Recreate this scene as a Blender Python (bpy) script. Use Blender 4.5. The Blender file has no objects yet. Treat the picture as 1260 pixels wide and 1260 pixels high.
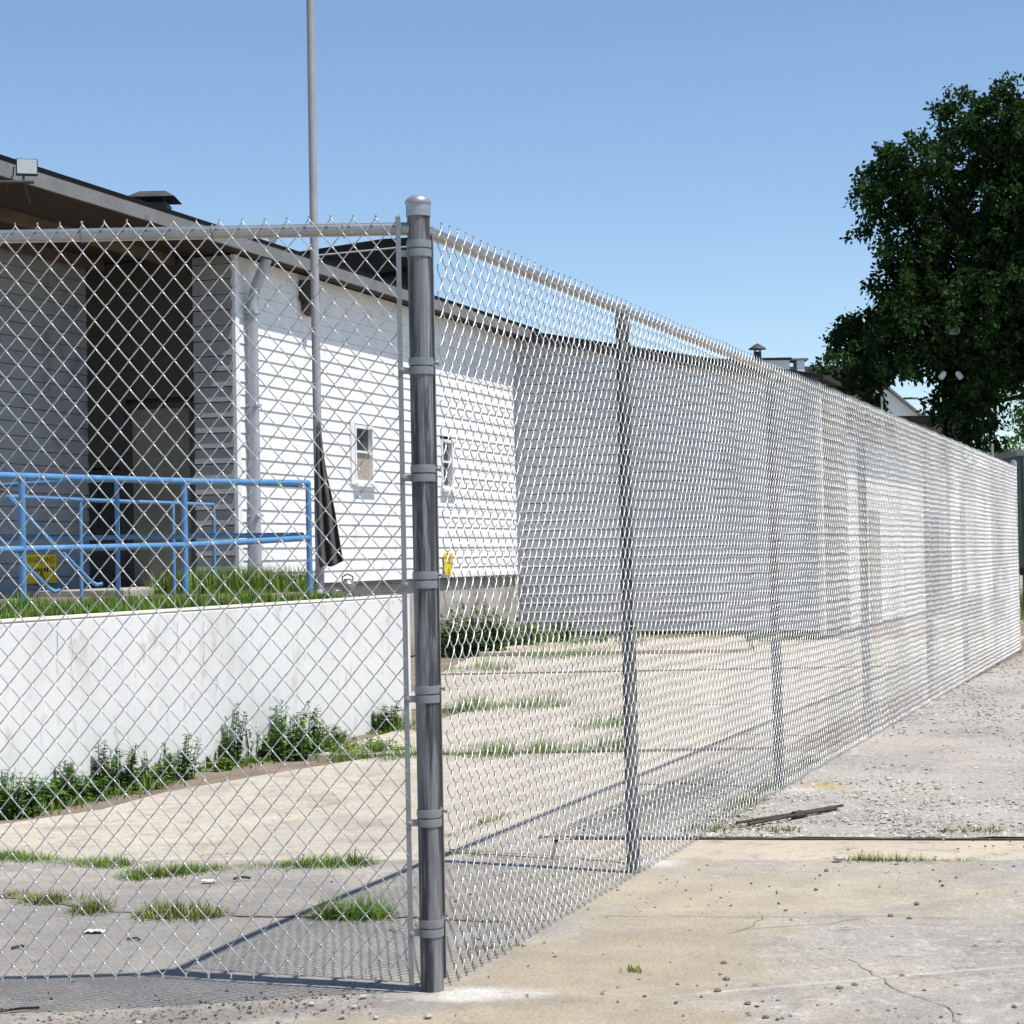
import bpy, math, random
import numpy as np
from mathutils import Matrix, Vector
random.seed(7); rng = np.random.default_rng(11)
scn = bpy.context.scene
C = scn.collection

# ------------------------------------------------------------------ camera, sky, sun, exposure
FPX, HCAM = 2400.0, 1.365                      # focal length in photo pixels (1260 wide), eye height
PITCH, ROLL = math.radians(1.34), math.radians(-1.1)
cam = bpy.data.cameras.new('camera'); camo = bpy.data.objects.new('camera', cam); C.objects.link(camo)
cam.sensor_width = 36.0; cam.sensor_fit = 'HORIZONTAL'; cam.lens = 36.0 * FPX / 1260.0
cam.clip_start = 0.1; cam.clip_end = 3000
CR = Matrix.Rotation(math.pi/2 + PITCH, 3, 'X') @ Matrix.Rotation(ROLL, 3, 'Z')
camo.matrix_world = Matrix.Translation((0, 0, HCAM)) @ CR.to_4x4()
scn.camera = camo

SUN = Vector((0.342, -0.171, 0.924)).normalized()     # direction towards the sun
w = bpy.data.worlds.new('World'); scn.world = w; w.use_nodes = True
nt = w.node_tree; bg = nt.nodes['Background']
sky = nt.nodes.new('ShaderNodeTexSky'); sky.sky_type = 'NISHITA'; sky.sun_disc = False
sky.sun_elevation = math.asin(SUN.z); sky.sun_rotation = math.atan2(SUN.x, SUN.y)
sky.air_density = 1.0; sky.dust_density = 0.0; sky.ozone_density = 3.5; sky.altitude = 400
nt.links.new(sky.outputs[0], bg.inputs[0]); bg.inputs[1].default_value = 0.115
sl = bpy.data.lights.new('sun', 'SUN'); slo = bpy.data.objects.new('sun', sl); C.objects.link(slo)
sl.energy = 4.7; sl.angle = math.radians(0.53); sl.color = (1.0, 0.945, 0.865)
slo.rotation_euler = (-SUN).to_track_quat('-Z', 'Y').to_euler(); slo.location = (8, -6, 20)
scn.view_settings.view_transform = 'Standard'; scn.view_settings.look = 'None'
scn.view_settings.gamma = 1; scn.view_settings.use_curve_mapping = False
scn.view_settings.exposure = 0.38

# ------------------------------------------------------------------ photo pixel -> place
EYE = Vector((0, 0, HCAM))
def ray(x, y): return CR @ Vector(((x-630)/FPX, -(y-630)/FPX, -1.0))
def G(x, y, z=0.0):                             # on the level z
    d = ray(x, y); return EYE + d*((z-HCAM)/d.z)
def D(x, y, Y):                                 # at the distance Y
    d = ray(x, y); return EYE + d*(Y/d.y)
def PL(x, y, p, n):                             # on an upright plane
    d = ray(x, y); return EYE + d*((p-EYE).dot(n)/d.dot(n))
P0 = G(532, 1217); P0.z = 0
U = (G(1253, 800) - P0); U.z = 0; FLEN = U.length; U.normalize()
V = Vector((U.y, -U.x, 0)); Z = Vector((0, 0, 1)); X = Vector((1, 0, 0)); Y = Vector((0, 1, 0))

# ------------------------------------------------------------------ materials
def mat(name, col, rough=0.7, metal=0.0, var=0.15, scale=3.0, fine=60.0, finev=0.06, bump=0.0, bscale=80.0,
        col2=None, c2scale=1.2, c2lo=0.5, c2hi=0.65, island=0.0, spec=0.4, trans=0.0, spots=(), stretch=None):
    m = bpy.data.materials.new(name); m.use_nodes = True
    n = m.node_tree.nodes; l = m.node_tree.links; b = n['Principled BSDF']
    b.inputs['Roughness'].default_value = rough; b.inputs['Metallic'].default_value = metal
    b.inputs['Specular IOR Level'].default_value = spec
    geo = n.new('ShaderNodeNewGeometry')
    def noise(s, det=4.0, ro=0.6):
        t = n.new('ShaderNodeTexNoise'); t.inputs['Scale'].default_value = s; t.inputs['Detail'].default_value = det
        t.inputs['Roughness'].default_value = ro
        l.new(sv.outputs[0] if stretch else geo.outputs['Position'], t.inputs['Vector']); return t.outputs['Fac']
    if stretch:
        sv = n.new('ShaderNodeVectorMath'); sv.operation = 'MULTIPLY'; l.new(geo.outputs['Position'], sv.inputs[0]); sv.inputs[1].default_value = stretch
    def mp(sock, a, c, lo, hi):
        r = n.new('ShaderNodeMapRange'); l.new(sock, r.inputs[0])
        r.inputs[1].default_value = a; r.inputs[2].default_value = c; r.inputs[3].default_value = lo; r.inputs[4].default_value = hi
        return r.outputs[0]
    def math_(op, a, c):
        r = n.new('ShaderNodeMath'); r.operation = op
        for i, q in enumerate((a, c)):
            if isinstance(q, (int, float)): r.inputs[i].default_value = q
            else: l.new(q, r.inputs[i])
        return r.outputs[0]
    cs = n.new('ShaderNodeRGB'); cs.outputs[0].default_value = (*col, 1); cur = cs.outputs[0]
    if col2 is not None:
        for (cc, s, lo, hi) in ([(col2, c2scale, c2lo, c2hi)] if not isinstance(col2, list) else col2):
            mx = n.new('ShaderNodeMix'); mx.data_type = 'RGBA'
            l.new(mp(noise(s, 5.0, 0.65), lo, hi, 0, 1), mx.inputs[0]); l.new(cur, mx.inputs[6]); mx.inputs[7].default_value = (*cc, 1)
            cur = mx.outputs[2]
    for (c0, du_, rx, ry, cc, amt) in spots:        # stains and other colour spots with a shape of their own: (centre, direction, half length, half width, colour, strength)
        dv_ = (-du_[1], du_[0])
        sb_ = n.new('ShaderNodeVectorMath'); sb_.operation = 'SUBTRACT'; l.new(geo.outputs['Position'], sb_.inputs[0]); sb_.inputs[1].default_value = (c0[0], c0[1], 0)
        qq = []
        for (ee, rr) in ((du_, rx), (dv_, ry)):
            dt = n.new('ShaderNodeVectorMath'); dt.operation = 'DOT_PRODUCT'; l.new(sb_.outputs[0], dt.inputs[0]); dt.inputs[1].default_value = (ee[0]/rr, ee[1]/rr, 0)
            qq.append(math_('MULTIPLY', dt.outputs['Value'], dt.outputs['Value']))
        rad = math_('SQRT', math_('ADD', qq[0], qq[1]), 0.0)
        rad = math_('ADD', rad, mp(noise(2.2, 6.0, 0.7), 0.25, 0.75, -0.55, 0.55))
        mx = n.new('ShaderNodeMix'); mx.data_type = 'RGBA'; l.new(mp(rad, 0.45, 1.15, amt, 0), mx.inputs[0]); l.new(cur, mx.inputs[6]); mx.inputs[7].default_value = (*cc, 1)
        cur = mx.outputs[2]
    f = mp(noise(scale), 0.3, 0.7, 1-var, 1+var)
    f = math_('MULTIPLY', f, mp(noise(fine, 2.0), 0.3, 0.7, 1-finev, 1+finev))
    if island: f = math_('MULTIPLY', f, mp(geo.outputs['Random Per Island'], 0, 1, 1-island, 1+island))
    vm = n.new('ShaderNodeVectorMath'); vm.operation = 'SCALE'; l.new(cur, vm.inputs[0]); l.new(f, vm.inputs['Scale'])
    l.new(vm.outputs[0], b.inputs['Base Color'])
    if bump:
        bp = n.new('ShaderNodeBump'); bp.inputs['Strength'].default_value = bump; bp.inputs['Distance'].default_value = 0.01
        l.new(noise(bscale, 5.0, 0.7), bp.inputs['Height']); l.new(bp.outputs[0], b.inputs['Normal'])
    if trans:
        tr = n.new('ShaderNodeBsdfTranslucent'); l.new(vm.outputs[0], tr.inputs[0])
        ad = n.new('ShaderNodeMixShader'); ad.inputs[0].default_value = trans
        l.new(b.outputs[0], ad.inputs[1]); l.new(tr.outputs[0], ad.inputs[2]); l.new(ad.outputs[0], n['Material Output'].inputs[0])
    return m
M = {}
M['zinc_wire'] = mat('zinc_wire', (0.49, 0.49, 0.485), 0.30, 0.35, 0.18, 1.3, 40, 0.2)
M['zinc_rail'] = mat('zinc_rail', (0.36, 0.36, 0.355), 0.32, 0.75, 0.15, 4.0, 90, 0.1)
M['zinc_post'] = mat('zinc_post', (0.19, 0.195, 0.20), 0.68, 0.15, 0.3, 14.0, 120, 0.2, col2=[((0.05, 0.053, 0.057), 26.0, 0.46, 0.56), ((0.30, 0.31, 0.32), 55.0, 0.56, 0.72)], stretch=(1, 1, 0.06))
M['zinc_band'] = mat('zinc_band', (0.25, 0.26, 0.27), 0.5, 0.35, 0.1, 10.0)
M['zinc_cap'] = mat('zinc_cap', (0.36, 0.37, 0.38), 0.35, 0.5, 0.1, 30.0)
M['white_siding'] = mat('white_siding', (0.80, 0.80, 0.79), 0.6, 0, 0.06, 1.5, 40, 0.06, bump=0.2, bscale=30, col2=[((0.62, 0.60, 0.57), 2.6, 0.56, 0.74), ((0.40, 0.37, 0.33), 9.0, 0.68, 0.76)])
M['shade_grey_siding'] = mat('shade_grey_siding', (0.29, 0.305, 0.325), 0.7, 0, 0.08, 1.5, 30, 0.06, bump=0.25, bscale=25, col2=(0.15, 0.16, 0.175), c2scale=2.2, c2lo=0.55, c2hi=0.72)  # whitish recess siding with the porch shade put into its base colour
M['wing_siding'] = mat('wing_siding', (0.54, 0.545, 0.555), 0.7, 0, 0.06, 1.5, 30, 0.05, bump=0.2, bscale=25)  # shaded copy of the white siding, colour lowered for the wing's shade
M['weathered'] = mat('weathered', (0.24, 0.215, 0.19), 0.8, 0, 0.2, 3.0)
M['return_siding'] = mat('return_siding', (0.33, 0.33, 0.34), 0.7, 0, 0.1, 2.5, 30, 0.08, bump=0.2, bscale=25)  # white siding beside the door, recess shade painted into the colour
M['tar'] = mat('tar', (0.007, 0.007, 0.008), 1.0, 0, 0.3, 4, spec=0.1)
M['sheathing'] = mat('sheathing', (0.10, 0.095, 0.088), 0.8)
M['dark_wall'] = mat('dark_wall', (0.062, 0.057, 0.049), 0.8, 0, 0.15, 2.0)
M['trim_white'] = mat('trim_white', (0.74, 0.75, 0.75), 0.6, 0, 0.08, 3.0)
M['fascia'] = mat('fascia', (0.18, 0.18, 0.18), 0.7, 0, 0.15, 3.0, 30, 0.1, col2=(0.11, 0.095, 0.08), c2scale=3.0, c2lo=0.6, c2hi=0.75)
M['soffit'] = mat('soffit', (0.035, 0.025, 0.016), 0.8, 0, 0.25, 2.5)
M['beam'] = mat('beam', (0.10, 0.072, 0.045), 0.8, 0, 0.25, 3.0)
M['roofing'] = mat('roofing', (0.014, 0.014, 0.016), 0.9, 0, 0.3, 4.0, 40, 0.3)
M['dark_metal'] = mat('dark_metal', (0.05, 0.05, 0.052), 0.6, 0.2, 0.3, 6.0)
M['downpipe'] = mat('downpipe', (0.40, 0.42, 0.45), 0.55, 0.1, 0.12, 4.0)
M['foundation'] = mat('foundation', (0.40, 0.38, 0.34), 0.9, 0, 0.2, 2.0, 50, 0.15, bump=0.4, col2=(0.22, 0.20, 0.18), c2scale=1.6, c2lo=0.5, c2hi=0.7)
M['skirt'] = mat('skirt', (0.07, 0.065, 0.06), 0.9, 0, 0.3, 3)
M['door'] = mat('door', (0.19, 0.18, 0.145), 0.6, 0, 0.12, 2.0, 20, 0.1)
M['glass'] = mat('glass', (0.03, 0.035, 0.04), 0.08, 0, 0.1, spec=0.7)
M['board_tan'] = mat('board_tan', (0.36, 0.30, 0.24), 0.8, 0, 0.12, 6)
M['render_white'] = mat('render_white', (0.71, 0.71, 0.70), 0.75, 0, 0.06, 1.2, 30, 0.03, bump=0.2, bscale=18, col2=[((0.60, 0.60, 0.585), 1.1, 0.52, 0.7), ((0.44, 0.40, 0.34), 3.0, 0.60, 0.78), ((0.52, 0.51, 0.49), 12.0, 0.58, 0.74)], stretch=(1, 1, 0.6))
M['wall_edge'] = mat('wall_edge', (0.62, 0.60, 0.50), 0.8, 0, 0.2, 3)
M['blue_paint'] = mat('blue_paint', (0.085, 0.24, 0.47), 0.42, 0, 0.12, 6.0, 40, 0.1, col2=[((0.15, 0.30, 0.48), 7, 0.5, 0.70), ((0.16, 0.11, 0.08), 22, 0.68, 0.74)])
M['yellow'] = mat('yellow', (0.78, 0.58, 0.02), 0.5, 0, 0.08, 8)
M['black_ink'] = mat('black_ink', (0.05, 0.03, 0.02), 0.6)
M['pole_paint'] = mat('pole_paint', (0.36, 0.36, 0.37), 0.5, 0.2, 0.12, 5.0)
M['tarp'] = mat('tarp', (0.085, 0.078, 0.075), 0.85, 0, 0.3, 7.0, 60, 0.2, bump=0.3, bscale=40)
SAND, SPILL = (0.345, 0.29, 0.21), (0.50, 0.475, 0.43)
_u = (U.x, U.y)
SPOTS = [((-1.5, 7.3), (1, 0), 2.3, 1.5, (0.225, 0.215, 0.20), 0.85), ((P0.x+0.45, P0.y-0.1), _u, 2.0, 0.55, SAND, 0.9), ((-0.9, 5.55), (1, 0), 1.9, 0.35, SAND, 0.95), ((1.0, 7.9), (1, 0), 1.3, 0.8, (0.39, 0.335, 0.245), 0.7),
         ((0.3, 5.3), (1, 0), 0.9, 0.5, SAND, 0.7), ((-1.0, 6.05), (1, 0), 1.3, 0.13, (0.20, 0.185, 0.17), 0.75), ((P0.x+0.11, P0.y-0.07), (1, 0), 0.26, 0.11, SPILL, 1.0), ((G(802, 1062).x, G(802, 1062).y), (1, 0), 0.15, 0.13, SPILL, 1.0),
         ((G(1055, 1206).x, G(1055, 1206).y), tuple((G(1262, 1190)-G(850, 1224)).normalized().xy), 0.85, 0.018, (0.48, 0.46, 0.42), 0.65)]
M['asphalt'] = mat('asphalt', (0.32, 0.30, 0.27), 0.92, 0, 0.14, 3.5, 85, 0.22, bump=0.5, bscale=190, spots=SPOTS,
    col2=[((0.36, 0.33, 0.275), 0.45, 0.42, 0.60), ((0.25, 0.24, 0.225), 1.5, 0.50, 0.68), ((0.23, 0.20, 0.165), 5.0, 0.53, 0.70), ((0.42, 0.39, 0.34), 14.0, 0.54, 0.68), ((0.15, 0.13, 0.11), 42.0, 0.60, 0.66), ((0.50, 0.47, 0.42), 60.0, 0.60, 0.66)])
M['slab'] = mat('slab', (0.42, 0.385, 0.315), 0.9, 0, 0.10, 2.5, 60, 0.16, bump=0.35, bscale=120,
    col2=[((0.35, 0.32, 0.275), 0.7, 0.48, 0.68), ((0.35, 0.28, 0.18), 1.3, 0.64, 0.8), ((0.47, 0.435, 0.36), 0.5, 0.5, 0.7), ((0.28, 0.24, 0.185), 3.0, 0.54, 0.72), ((0.33, 0.29, 0.235), 9.0, 0.52, 0.68), ((0.15, 0.125, 0.10), 28.0, 0.62, 0.67), ((0.24, 0.20, 0.15), 1.1, 0.60, 0.72)])
M['slab_grey'] = mat('slab_grey', (0.27, 0.26, 0.25), 0.92, 0, 0.10, 1.2, 220, 0.16, bump=0.5, bscale=150, col2=[((0.34, 0.305, 0.26), 0.8, 0.5, 0.66), ((0.20, 0.19, 0.18), 3.0, 0.62, 0.78)], spots=SPOTS)
M['kerb'] = mat('kerb', (0.44, 0.385, 0.30), 0.9, 0, 0.08, 1.4, 200, 0.12, bump=0.35, bscale=120, col2=[((0.34, 0.20, 0.10), 2.0, 0.60, 0.82), ((0.35, 0.315, 0.27), 1.2, 0.5, 0.7), ((0.29, 0.25, 0.20), 7.0, 0.53, 0.68), ((0.15, 0.125, 0.10), 36.0, 0.62, 0.67)])
GSPOTS = [((G(790, 985).x, G(790, 985).y), _u, 1.7, 0.38, (0.12, 0.105, 0.09), 0.85), ((G(975, 972).x, G(975, 972).y), (1, 0), 0.16, 0.16, SPILL, 1.0), ((G(1015, 968).x, G(1015, 968).y), (1, 0), 0.16, 0.22, (0.42, 0.32, 0.16), 0.9)]  # first spot: darker elongated patch along the long run
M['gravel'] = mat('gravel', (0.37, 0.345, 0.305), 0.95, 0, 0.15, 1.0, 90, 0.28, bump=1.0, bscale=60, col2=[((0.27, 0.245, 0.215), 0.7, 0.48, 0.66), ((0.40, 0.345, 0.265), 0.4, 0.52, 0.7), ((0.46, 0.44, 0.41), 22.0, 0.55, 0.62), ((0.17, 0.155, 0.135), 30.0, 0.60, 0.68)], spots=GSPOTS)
M['stone'] = mat('stone', (0.40, 0.375, 0.335), 0.9, 0, 0.1, 9.0, 60, 0.1, island=0.35)
M['dark_stone'] = mat('dark_stone', (0.17, 0.15, 0.13), 0.9, 0, 0.2, 9.0, 60, 0.1, island=0.6)
M['soil'] = mat('soil', (0.20, 0.155, 0.115), 0.95, 0, 0.25, 3.0, 90, 0.3, bump=0.8, bscale=60)
M['far_ground'] = mat('far_ground', (0.30, 0.27, 0.22), 0.95, 0, 0.15, 0.2, 30, 0.15, col2=[((0.10, 0.13, 0.04), 0.12, 0.5, 0.6)])
M['crack'] = mat('crack', (0.15, 0.135, 0.12), 0.95)
M['spill'] = mat('spill', (0.46, 0.435, 0.39), 0.9, 0, 0.1, 8.0, 90, 0.12, bump=0.4)
M['chalk'] = mat('chalk', (0.40, 0.385, 0.36), 0.9, 0, 0.15, 9.0, 150, 0.2)
M['rust'] = mat('rust', (0.10, 0.06, 0.042), 0.85, 0.1, 0.35, 9.0, 60, 0.2, bump=0.4)
M['old_iron'] = mat('old_iron', (0.07, 0.052, 0.047), 0.8, 0.2, 0.35, 14.0, 70, 0.2)
M['leaf_dark'] = mat('leaf_dark', (0.024, 0.056, 0.014), 0.85, 0, 0.35, 0.8, 3, 0.15, island=0.5, spec=0.12, trans=0.25)
M['leaf_mid'] = mat('leaf_mid', (0.115, 0.215, 0.05), 0.6, 0, 0.25, 2.0, 9, 0.15, island=0.5, spec=0.25, trans=0.3)
M['grass'] = mat('grass', (0.145, 0.25, 0.04), 0.6, 0, 0.3, 2.5, 9, 0.2, island=0.6, col2=[((0.24, 0.27, 0.06), 6.0, 0.48, 0.64), ((0.055, 0.12, 0.022), 3.0, 0.52, 0.64)], spec=0.25, trans=0.25)
M['grass_dry'] = mat('grass_dry', (0.17, 0.20, 0.05), 0.7, 0, 0.3, 3.0, 9, 0.15, island=0.6, spec=0.2, trans=0.2)
M['bark'] = mat('bark', (0.055, 0.043, 0.033), 0.9, 0, 0.3, 4)
M['paper'] = mat('paper', (0.75, 0.75, 0.74), 0.7)
M['brick_red'] = mat('brick_red', (0.17, 0.12, 0.10), 0.9, 0, 0.2, 4)
M['lens'] = mat('lens', (0.55, 0.60, 0.60), 0.25, 0, 0.05)
M['green_metal'] = mat('green_metal', (0.055, 0.075, 0.07), 0.6, 0.1, 0.2, 4)
M['tyre'] = mat('tyre', (0.02, 0.02, 0.02), 0.9)
M['steel'] = mat('steel', (0.30, 0.30, 0.30), 0.35, 0.7, 0.2, 20)

# ------------------------------------------------------------------ mesh helpers
def link(o, parent=None):
    C.objects.link(o)
    if parent is not None:
        o.parent = parent
        base = parent
        off = Vector((0, 0, 0))
        while base is not None:
            off = off + base.location if base.parent is None else off
            base = base.parent
        o.matrix_parent_inverse = PINV[parent.name].copy()
        PINV[o.name] = (PINV[parent.name] if False else Matrix.Identity(4))
    else:
        PINV[o.name] = Matrix.Translation(-o.location)
    return o
PINV = {}
def np_mesh(name, Vv, quads=None, tris=None, smooth=True):
    me = bpy.data.meshes.new(name)
    Vv = np.asarray(Vv, dtype=np.float32)
    me.vertices.add(len(Vv)); me.vertices.foreach_set('co', Vv.ravel())
    qs = np.zeros((0, 4), np.int32) if quads is None else np.asarray(quads, np.int32)
    ts = np.zeros((0, 3), np.int32) if tris is None else np.asarray(tris, np.int32)
    nl = qs.size + ts.size
    me.loops.add(nl); me.loops.foreach_set('vertex_index', np.concatenate([qs.ravel(), ts.ravel()]))
    me.polygons.add(len(qs)+len(ts))
    st = np.concatenate([np.arange(len(qs))*4, qs.size + np.arange(len(ts))*3]).astype(np.int32)
    me.polygons.foreach_set('loop_start', st)
    me.update(calc_edges=True); me.validate()
    me.polygons.foreach_set('use_smooth', np.full(len(me.polygons), smooth))
    return me
class MB:
    def __init__(s): s.v = []; s.f = []
    def add(s, vs, fs):
        n = len(s.v); s.v += [tuple(q) for q in vs]; s.f += [tuple(i+n for i in f) for f in fs]; return s
    def box(s, o, a, b, c):                     # corner o, edge vectors a, b, c
        o, a, b, c = map(Vector, (o, a, b, c))
        vs = [o, o+a, o+a+b, o+b, o+c, o+a+c, o+a+b+c, o+b+c]
        fs = [(0, 3, 2, 1), (4, 5, 6, 7), (0, 1, 5, 4), (1, 2, 6, 5), (2, 3, 7, 6), (3, 0, 4, 7)]
        if a.cross(b).dot(c) < 0: fs = [f[::-1] for f in fs]
        return s.add(vs, fs)
    def tube(s, pts, r, n=12, caps=True):
        pts = [Vector(p) for p in pts]; rs = r if isinstance(r, (list, tuple)) else [r]*len(pts)
        vs = []; fs = []; prev = None
        for i, p in enumerate(pts):
            t = (pts[min(i+1, len(pts)-1)] - pts[max(i-1, 0)]).normalized()
            if prev is None:
                a = t.cross(Z) if abs(t.z) < 0.9 else t.cross(X)
            else: a = prev - t*prev.dot(t)
            a.normalize(); prev = a; b = t.cross(a)
            for k in range(n):
                q = 2*math.pi*k/n; vs.append(p + (a*math.cos(q)+b*math.sin(q))*rs[i])
            if i:
                for k in range(n):
                    fs.append(((i-1)*n+k, i*n+k, i*n+(k+1) % n, (i-1)*n+(k+1) % n))
        if caps: fs += [tuple(range(n)), tuple(range((len(pts)-1)*n, len(pts)*n))[::-1]]
        return s.add(vs, fs)
    def lathe(s, o, prof, n=24, ax=Z):
        ax = Vector(ax).normalized(); a = ax.cross(Y) if abs(ax.y) < 0.9 else ax.cross(X); a.normalize(); b = ax.cross(a)
        vs = []; fs = []
        for i, (r, h) in enumerate(prof):
            for k in range(n):
                q = 2*math.pi*k/n; vs.append(Vector(o)+ax*h+(a*math.cos(q)+b*math.sin(q))*max(r, 1e-4))
            if i:
                for k in range(n): fs.append(((i-1)*n+k, (i-1)*n+(k+1) % n, i*n+(k+1) % n, i*n+k))
        fs += [tuple(range(n))[::-1], tuple(range((len(prof)-1)*n, len(prof)*n))]
        return s.add(vs, fs)
    def prism(s, poly, z0, z1):
        n = len(poly); a = sum(poly[i][0]*poly[(i+1) % n][1]-poly[(i+1) % n][0]*poly[i][1] for i in range(n))
        if a < 0: poly = poly[::-1]
        vs = [(p[0], p[1], z0) for p in poly] + [(p[0], p[1], z1) for p in poly]
        fs = [tuple(range(n))[::-1], tuple(range(n, 2*n))] + [(i, (i+1) % n, n+(i+1) % n, n+i) for i in range(n)]
        return s.add(vs, fs)
    def build(s, name, m, parent=None, smooth=False, bevel=0.0, loc=None):
        me = bpy.data.meshes.new(name); me.from_pydata(s.v, [], s.f); me.update()
        if smooth:
            me.polygons.foreach_set('use_smooth', [len(p.vertices) == 4 for p in me.polygons]); me.set_sharp_from_angle(angle=math.radians(32))
        return obj(name, me, m, parent, bevel)
def obj(name, me, m, parent=None, bevel=0.0, loc=None):
    if m is not None and len(me.materials) == 0: me.materials.append(M[m] if isinstance(m, str) else m)
    o = bpy.data.objects.new(name, me)
    if loc is not None: o.location = loc
    link(o, parent)
    if bevel:
        b = o.modifiers.new('bevel', 'BEVEL'); b.width = bevel; b.segments = 2; b.limit_method = 'ANGLE'
    return o
def tag(o, label=None, cat=None, group=None, kind=None):
    if label: o['label'] = label
    if cat: o['category'] = cat
    if group: o['group'] = group
    if kind: o['kind'] = kind
    return o
def thing(name, loc, label, cat, group=None):
    o = bpy.data.objects.new(name, None); o.empty_display_size = 0.2; o.location = loc
    link(o); return tag(o, label, cat, group)
def struct(o): o['kind'] = 'structure'; return o
def text_part(s, size, o, right, up, m, parent, name='lettering'):
    cu = bpy.data.curves.new(name, 'FONT'); cu.body = s; cu.size = size; cu.extrude = 0.0006
    t = bpy.data.objects.new(name+'_tmp', cu); C.objects.link(t)
    bpy.context.view_layer.update()
    me = bpy.data.meshes.new_from_object(t.evaluated_get(bpy.context.evaluated_depsgraph_get()))
    bpy.data.objects.remove(t); bpy.data.curves.remove(cu)
    r = Vector(right).normalized(); u_ = Vector(up).normalized(); n_ = r.cross(u_)
    mm = Matrix(((r.x, u_.x, n_.x, o[0]), (r.y, u_.y, n_.y, o[1]), (r.z, u_.z, n_.z, o[2]), (0, 0, 0, 1)))
    me.transform(mm); me.materials.clear()
    return obj(name, me, m, parent)

# ------------------------------------------------------------------ ground
def gz(x, y):                                   # the lot dips a little under the front run of the fence
    t = min(max((-0.25-x)/1.3, 0), 1); t = t*t*(3-2*t)
    return -0.05*t*math.exp(-((y-6.0)/1.1)**2)
big = MB(); big.prism([(-400, -60), (400, -60), (400, 900), (-400, 900)], -1.0, -0.10)
struct(big.build('ground', 'far_ground'))
# lot in front of the fence, as a fine sheet
jn = lambda x: 8.70-0.13*(x-1.2)               # joint between lot and kerb
rl_ = lambda x: 9.41-0.148*(x-0.86)           # steel edge between kerb and gravel
def sheet(x0, x1, y0, y1, step, zf, wob=None):
    nx, ny = int((x1-x0)/step)+1, int((y1-y0)/step)+1
    xs = np.linspace(x0, x1, nx); ys = np.linspace(y0, y1, ny)
    vs = [(x, y + (wob(x, j, ny) if wob else 0), zf(x, y)) for j, y in enumerate(ys) for x in xs]
    q = [(j*nx+i, j*nx+i+1, (j+1)*nx+i+1, (j+1)*nx+i) for j in range(ny-1) for i in range(nx-1)]
    return np_mesh('sheet', vs, q)
def hn(x, y, s=1.0, a=0.004):
    return a*(math.sin(x*2.1*s+1.3*math.sin(y*1.7*s))+math.sin(y*2.9*s+x*0.8*s))
nx, ny = 200, 72; vs = []
for j in range(ny):
    for i in range(nx):
        x = -8+22*i/(nx-1); y = 0.5+(jn(x)-0.02-0.5)*j/(ny-1); vs.append((x, y, gz(x, y)+hn(x, y)*0.5))
q = [(j*nx+i, j*nx+i+1, (j+1)*nx+i+1, (j+1)*nx+i) for j in range(ny-1) for i in range(nx-1)]
lot = struct(obj('parking_lot', np_mesh('parking_lot', vs, q), 'asphalt'))
# yard paving: slabs with open joints
pav = struct(bpy.data.objects.new('yard_paving', None)); link(pav)
def rough_poly(poly, step=0.35, amp=0.012):
    out = []
    for i in range(len(poly)):
        a = Vector((*poly[i][:2], 0)); b = Vector((*poly[(i+1) % len(poly)][:2], 0)); n = max(1, int((b-a).length/step))
        t = (b-a).normalized(); nn = Vector((-t.y, t.x, 0))
        for k in range(n):
            p = a+(b-a)*(k/n); j = random.uniform(-amp, amp) if k else 0; out.append((p.x+nn.x*j, p.y+nn.y*j))
    return out
def slab(poly, m, top=0.0, amp=0.010):
    return MB().prism(rough_poly(poly, amp=amp), top-0.09, top).build('concrete_slab', m, pav)
fx = lambda y: P0.x + (y-P0.y)*U.x/U.y          # x of the long run at distance y
rwx = lambda y: -1.256 + (y-15.481)*U.x/U.y     # x of the retaining wall face at distance y
g = 0.035
slab([(rwx(9.4)-0.3, jn(-3.6)-0.05), (-1.2, jn(-1.2)-0.05), (0.13, jn(0.13)-0.05), (0.17, rl_(0.17)), (1.0, 11.2), (1.75, 13.6), (rwx(13.7)+0.95, 13.7), (rwx(12.6)+0.62, 12.6), (rwx(11.8)+0.44, 11.8), (rwx(11)+0.50, 11.0)], 'slab', -0.006)
slab([(0.15, jn(0.15)-0.03), (5.0, jn(5)-0.03), (5.0, rl_(5)-0.02), (0.20, rl_(0.2)-0.02)], 'kerb', -0.006, 0.004)
slab([(5.01, jn(5)-0.03), (14, jn(14)-0.03), (14, rl_(14)-0.02), (5.01, rl_(5)-0.02)], 'kerb', -0.007, 0.004)
slab([(rwx(14)+0.3, 13.8), (1.9, 13.75), (3.2, 17.6), (rwx(17.8)+0.1, 17.8)], 'slab', 0.0)
slab([(-1.2, 17.9), (3.3, 17.75), (5.2, 22.9), (-0.9, 23.0)], 'slab', -0.004)
slab([(-0.9, 23.1), (5.2, 23.0), (6.4, 26.4), (-0.6, 26.9)], 'slab', 0.01)
slab([(-0.5, 27.0), (3.2, 26.6), (3.6, 30.6), (0.2, 31.4)], 'kerb', 0.06)
slab([(3.3, 26.6), (6.5, 26.5), (8.0, 30.2), (3.7, 30.5)], 'slab', 0.0)
# soil that shows in the joints and along the retaining wall
struct(obj('soil', sheet(-9, 14, 8.2, 36, 0.4, lambda x, y: -0.03+0.012*math.sin(x*3+y*2)), 'soil'))
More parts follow.
